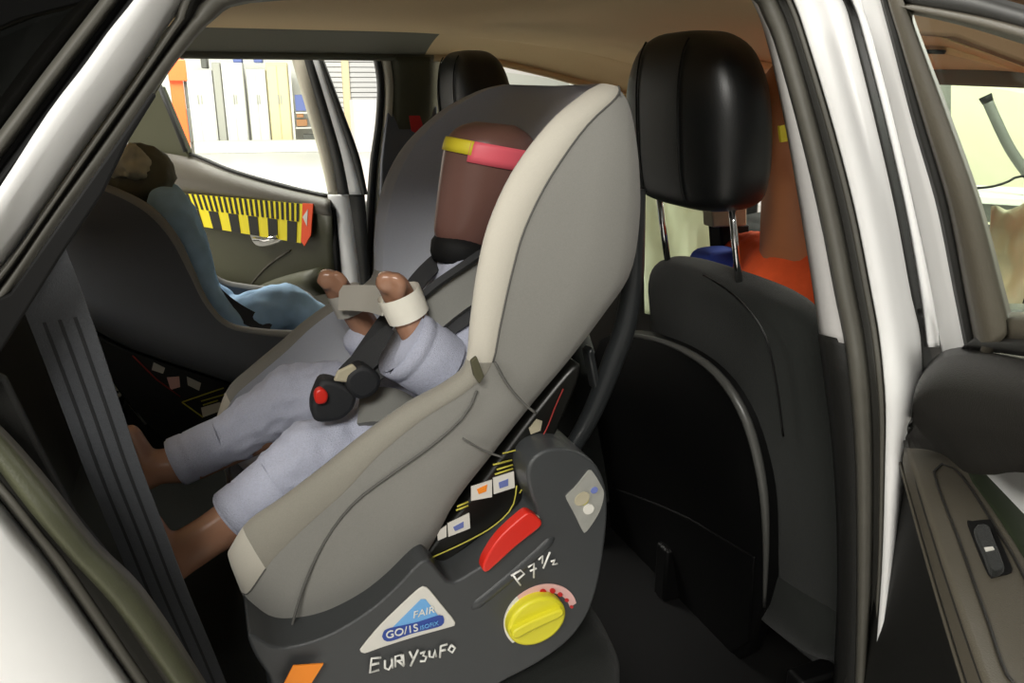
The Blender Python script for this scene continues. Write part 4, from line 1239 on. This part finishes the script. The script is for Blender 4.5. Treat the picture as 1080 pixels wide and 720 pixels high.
for a, b, y, r in (((246, 547), (296, 506), .33, .0375), ((185, 488), (235, 465), .50, .0345), ((422, 360), (466, 388), .276, .0430)):
    hem(a, b, y, r)
# harness
def strapline(pts, n=16): return [V(*p) for p in cr(pts, n)]


sn = Vector((-.62, -.62, .5))
ribbon('harness_strap', strapline([(484, 258, .42), (452, 284, .40), (424, 318, .385), (398, 352, .37), (372, 390, .355)]), .026, sn, 'strap', cs1)
ribbon('harness_strap', strapline([(520, 308, .28), (486, 334, .275), (454, 356, .285), (420, 376, .30), (384, 398, .31)]), .026, Vector((-.3, -.8, .5)), 'strap', cs1)
pad = strapline([(522, 280, .300), (496, 298, .290), (470, 316, .288), (446, 336, .292)])
ribbon('shoulder_pad', pad, [.052] * 16, Vector((-.45, -.75, .45)), 'pad_grey', cs1, thick=.006)
ribbon('strap_edge', [p + Vector((-.010, -.004, .022)) for p in pad], .008, Vector((-.45, -.75, .45)), 'strap', cs1, thick=.005)
ribbon('chest_strap', strapline([(418, 352, .315), (398, 370, .315), (378, 388, .32), (366, 400, .325)]), [.034] * 16, sn, 'strap', cs1, thick=.004)
bk = slab('buckle', [V(u, v, .30) for u, v in rs([(334, 412), (340, 402), (352, 402), (366, 408), (376, 416), (374, 430), (362, 442), (346, 446), (332, 444), (329, 428)], 36, True)], YP * .03, 'strap', cs1, bevel=.006, seg=4)
slab('buckle_button', [V(u, v, .292) for u, v in rs([(332, 415), (339, 410), (346, 416), (344, 425), (334, 426)], 22, True)], YP * .012, 'red', bk, bevel=.003, seg=3)
slab('buckle_tongue', [V(u, v, .298) for u, v in [(352, 402), (356, 392), (372, 384), (378, 390), (368, 404)]], YP * .006, 'khaki', bk, bevel=.002)
slab('buckle_body_end', [V(u, v, .296) for u, v in rs([(366, 396), (384, 386), (402, 398), (398, 414), (380, 422), (366, 412)], 24, True)], YP * .03, 'strap', bk, bevel=.006, seg=3)
ribbon('crotch_pad', strapline([(380, 430, .335), (396, 428, .325), (414, 430, .315), (430, 440, .31)]), .05, Vector((-.2, -.6, .8)), 'pad_grey', cs1, thick=.005)
# tapes
tpk = empty('marker_tape', V(515, 160, CY), 'yellow and pink tape wrapped around the brown dummy head', 'tape')


def headtape(nm, i0, i1, a0, a1, m):
    strips(nm, [head_ring(i, 1.03, a0, a1, 20) for i in range(i0, i1 + 1)], m, tpk, .0012)


headtape('yellow_strip', 18, 21, 140, 232, 'tape_yellow')
headtape('pink_strip', 17, 21, 228, 385, 'tape_pink')
wt = empty('wrist_tape', V(420, 320, .28), 'white tape joining both wrists of the brown dummy', 'tape')


def band(nm, a, b, y, r, m, par):
    p, q = V(*a, y), V(*b, y)
    tube(nm, [p, p.lerp(q, .5), q], [r * .97, r, r], m, par, seg=20, cap=False)


band('near_band', (431, 333), (420, 308), .28, .0262, 'tape_white', wt)
band('far_band', (372, 328), (362, 306), .48, .0245, 'tape_grey', wt)
ribbon('joining_strip', [V(*p) for p in ((358, 314, .452), (376, 314, .42), (392, 315, .36), (406, 318, .29))], .034, Vector((-.5, -.8, .3)), 'tape_grey', wt, thick=.0012)

# ================================================================== far child dummy in denim
d2 = empty('child_dummy', V(230, 370, 1.08), 'child dummy in light blue denim sitting in the far child seat', 'dummy')
blob('body', [[W(152, 192, 1.08, .046), W(150, 182, 1.08, .044)], [W(156, 215, 1.08, .034), W(170, 250, 1.08, .06), W(190, 325, 1.08, .062)],
              [W(178, 226, .99, .022), W(203, 292, .985, .018), W(228, 324, .985, .015), W(252, 338, .99, .015)], [W(178, 222, 1.18, .03), W(204, 296, 1.19, .024), W(232, 316, 1.18, .02)],
              [W(200, 345, 1.03, .04), W(300, 325, 1.02, .036), W(345, 352, 1.02, .028), W(380, 385, 1.02, .024)], [W(200, 345, 1.13, .04), W(300, 322, 1.14, .036), W(350, 352, 1.14, .028)]],
     'skin', d2, voxel=.007, smooth=4)
blob('denim_suit', [[W(172, 226, 1.08, .062), W(182, 262, 1.08, .07), W(196, 325, 1.08, .07)], [W(176, 216, .985, .036), W(196, 262, .975, .040), W(205, 296, .97, .037), W(226, 324, .975, .030), (V(242, 340, .98), .026)],
                    [W(176, 216, 1.175, .036), W(205, 296, 1.19, .034), W(236, 318, 1.18, .027)],
                    [W(215, 350, 1.03, .05), W(262, 336, 1.02, .046), W(304, 322, 1.015, .046), W(330, 336, 1.015, .038), W(352, 362, 1.02, .034)], [W(215, 345, 1.13, .05), W(300, 318, 1.14, .044), W(345, 345, 1.14, .034)]],
     'denim', d2, voxel=.0065, smooth=4, wrinkle=.004, wscale=20)
blob('hood', [[W(150, 184, 1.075, .060), W(152, 196, 1.07, .064), W(156, 206, 1.07, .052)]], 'olive_hood', d2, voxel=.006, wrinkle=.004, wscale=25)
ht = blob('head_cloth', [[W(128, 172, 1.02, .018), W(140, 164, 1.02, .022), W(150, 172, 1.02, .018)], [W(120, 180, 1.02, .014), W(142, 180, 1.01, .018)]], 'khaki', None, voxel=.005, wrinkle=.008, wscale=40)
tagit(ht, 'crumpled khaki cloth on the head of the denim dummy', 'cloth')
band('cuff_tape', (340, 334), (352, 346), 1.005, .036, 'tape_white', d2)

# ================================================================== adult dummy in the near front seat
ad = empty('adult_dummy', (.95, .40, .64), 'adult dummy in orange shirt seated in the near front seat', 'dummy')
AX, AYc = .90, .40
I3 = Matrix.Identity(3)
blob('body', [[((AX - .005, AYc, 1.06), .07), ((AX - .025, AYc, 1.20), .062), ((AX - .02, AYc, 1.28), .07)], [((AX, AYc, 1.0), .12), ((AX, AYc, .72), .13)],
              [((AX, AYc - .17, 1.05), .05), ((AX + .06, AYc - .22, .82), .042), ((AX + .28, AYc - .2, .80), .034), ((AX + .36, AYc - .18, .82), .03)],
              [((AX, AYc + .17, 1.05), .05), ((AX + .06, AYc + .22, .82), .042), ((AX + .28, AYc + .2, .80), .034), ((AX + .36, AYc + .18, .82), .03)],
              [((AX + .02, AYc - .09, .72), .08), ((AX + .44, AYc - .10, .74), .06), ((AX + .62, AYc - .10, .44), .045)],
              [((AX + .02, AYc + .09, .72), .08), ((AX + .44, AYc + .10, .74), .06), ((AX + .62, AYc + .10, .44), .045)]],
     'adult_skin', ad, voxel=.011, smooth=5, ell=[((AX - .02, AYc, 1.315), (.098, .078, .115), I3), ((AX + .075, AYc, 1.29), (.02, .014, .022), I3)])
blob('shirt', [[((AX, AYc - .145, 1.055), .066), ((AX - .01, AYc, 1.075), .066), ((AX, AYc + .145, 1.055), .066)], [((AX, AYc, 1.0), .135), ((AX, AYc, .74), .145)],
               [((AX, AYc - .165, 1.05), .062), ((AX + .04, AYc - .21, .90), .056)], [((AX, AYc + .165, 1.05), .062), ((AX + .04, AYc + .21, .90), .056)]],
     'orange_shirt', ad, voxel=.010, smooth=4, wrinkle=.006, wscale=18)
slab('collar', [V(u, v, .50) for u, v in rs([(744, 276), (752, 267), (775, 264), (796, 266), (800, 276), (798, 290), (745, 290)], 24, True)], YP * .05, 'blue_collar', ad, bevel=.006, seg=3)
slab('neck_bracket', [V(u, v, .55) for u, v in [(760, 238), (791, 236), (793, 266), (762, 268)]], YP * .04, 'black', ad, bevel=.004)
slab('neck_plate', [V(u, v, .54) for u, v in [(751, 222), (788, 217), (788, 238), (752, 240)]], YP * .03, 'khaki', ad, bevel=.003)
at_ = slab('marker_tape', [V(u, v, .30) for u, v in [(822, 133), (836, 130), (838, 148), (824, 150)]], YP * .004, 'tape_yellow', bevel=0)
tagit(at_, 'yellow tape patch on the adult dummy head', 'tape')
# pale cloth and cream cloth ahead of the front seats
def sheet(name, quad, m, amp, nu=26, nv=26, seed=0.0):
    vs = []
    a, b, c, d = quad
    nn = (b - a).cross(d - a).normalized()
    for i in range(nu + 1):
        for j in range(nv + 1):
            s, t = i / nu, j / nv
            p = a.lerp(b, s).lerp(d.lerp(c, s), t)
            q = Vector((s * 3.5 + seed, t * 2.2, seed))
            vs.append(p + nn * amp * (noise.noise(q) + .6 * abs(noise.noise(q * 2.1)) + .4 * math.sin(s * 9 + t * 3)))
    k = nv + 1
    o = mesh(name, vs, [[i * k + j, i * k + j + 1, (i + 1) * k + j + 1, (i + 1) * k + j] for i in range(nu) for j in range(nv)], m)
    s_ = o.modifiers.new('thick', 'SOLIDIFY'); s_.thickness = .003
    return o


gc = sheet('hanging_cloth', [V(681, 330, 1.22), V(757, 330, 1.05), V(756, 200, 1.05), V(681, 190, 1.22)], 'green_cloth', .012)
tagit(gc, 'pale green cloth hanging ahead of the near front seat', 'cloth')
cc = sheet('fabric_bundle', [VD(1030, 360, 1.75), VD(1140, 370, 1.75), VD(1150, 205, 1.9), VD(1046, 222, 1.9)], 'cream_cloth', .05, seed=3.0)
tagit(cc, 'crumpled cream fabric seen through the near door window', 'cloth')

# ================================================================== seat belt of the near rear place
sb = empty('seat_belt', V(48, 296, .13), 'dark grey ribbed seat belt hanging beside the near child seat', 'seat belt')
bc = [(20, 230, .115), (48, 297, .125), (72, 360, .135), (97, 430, .15), (120, 495, .165), (146, 560, .18), (172, 625, .195), (205, 700, .21), (230, 760, .22)]
cen = [V(*p) for p in cr(bc, 40)]
bn = Vector((-.1, -1, .15))
ribbon('webbing', cen, .047, bn, 'belt', sb, thick=.0012)
sv_ = [(cen[min(39, i + 1)] - cen[max(0, i - 1)]).normalized().cross(bn).normalized() for i in range(40)]
for k in (-.012, 0, .012):
    ribbon('woven_rib', [p + s * k + bn.normalized() * .0014 for p, s in zip(cen[8:], sv_[8:])], .0028, bn, 'belt_line', sb, thick=.0006)
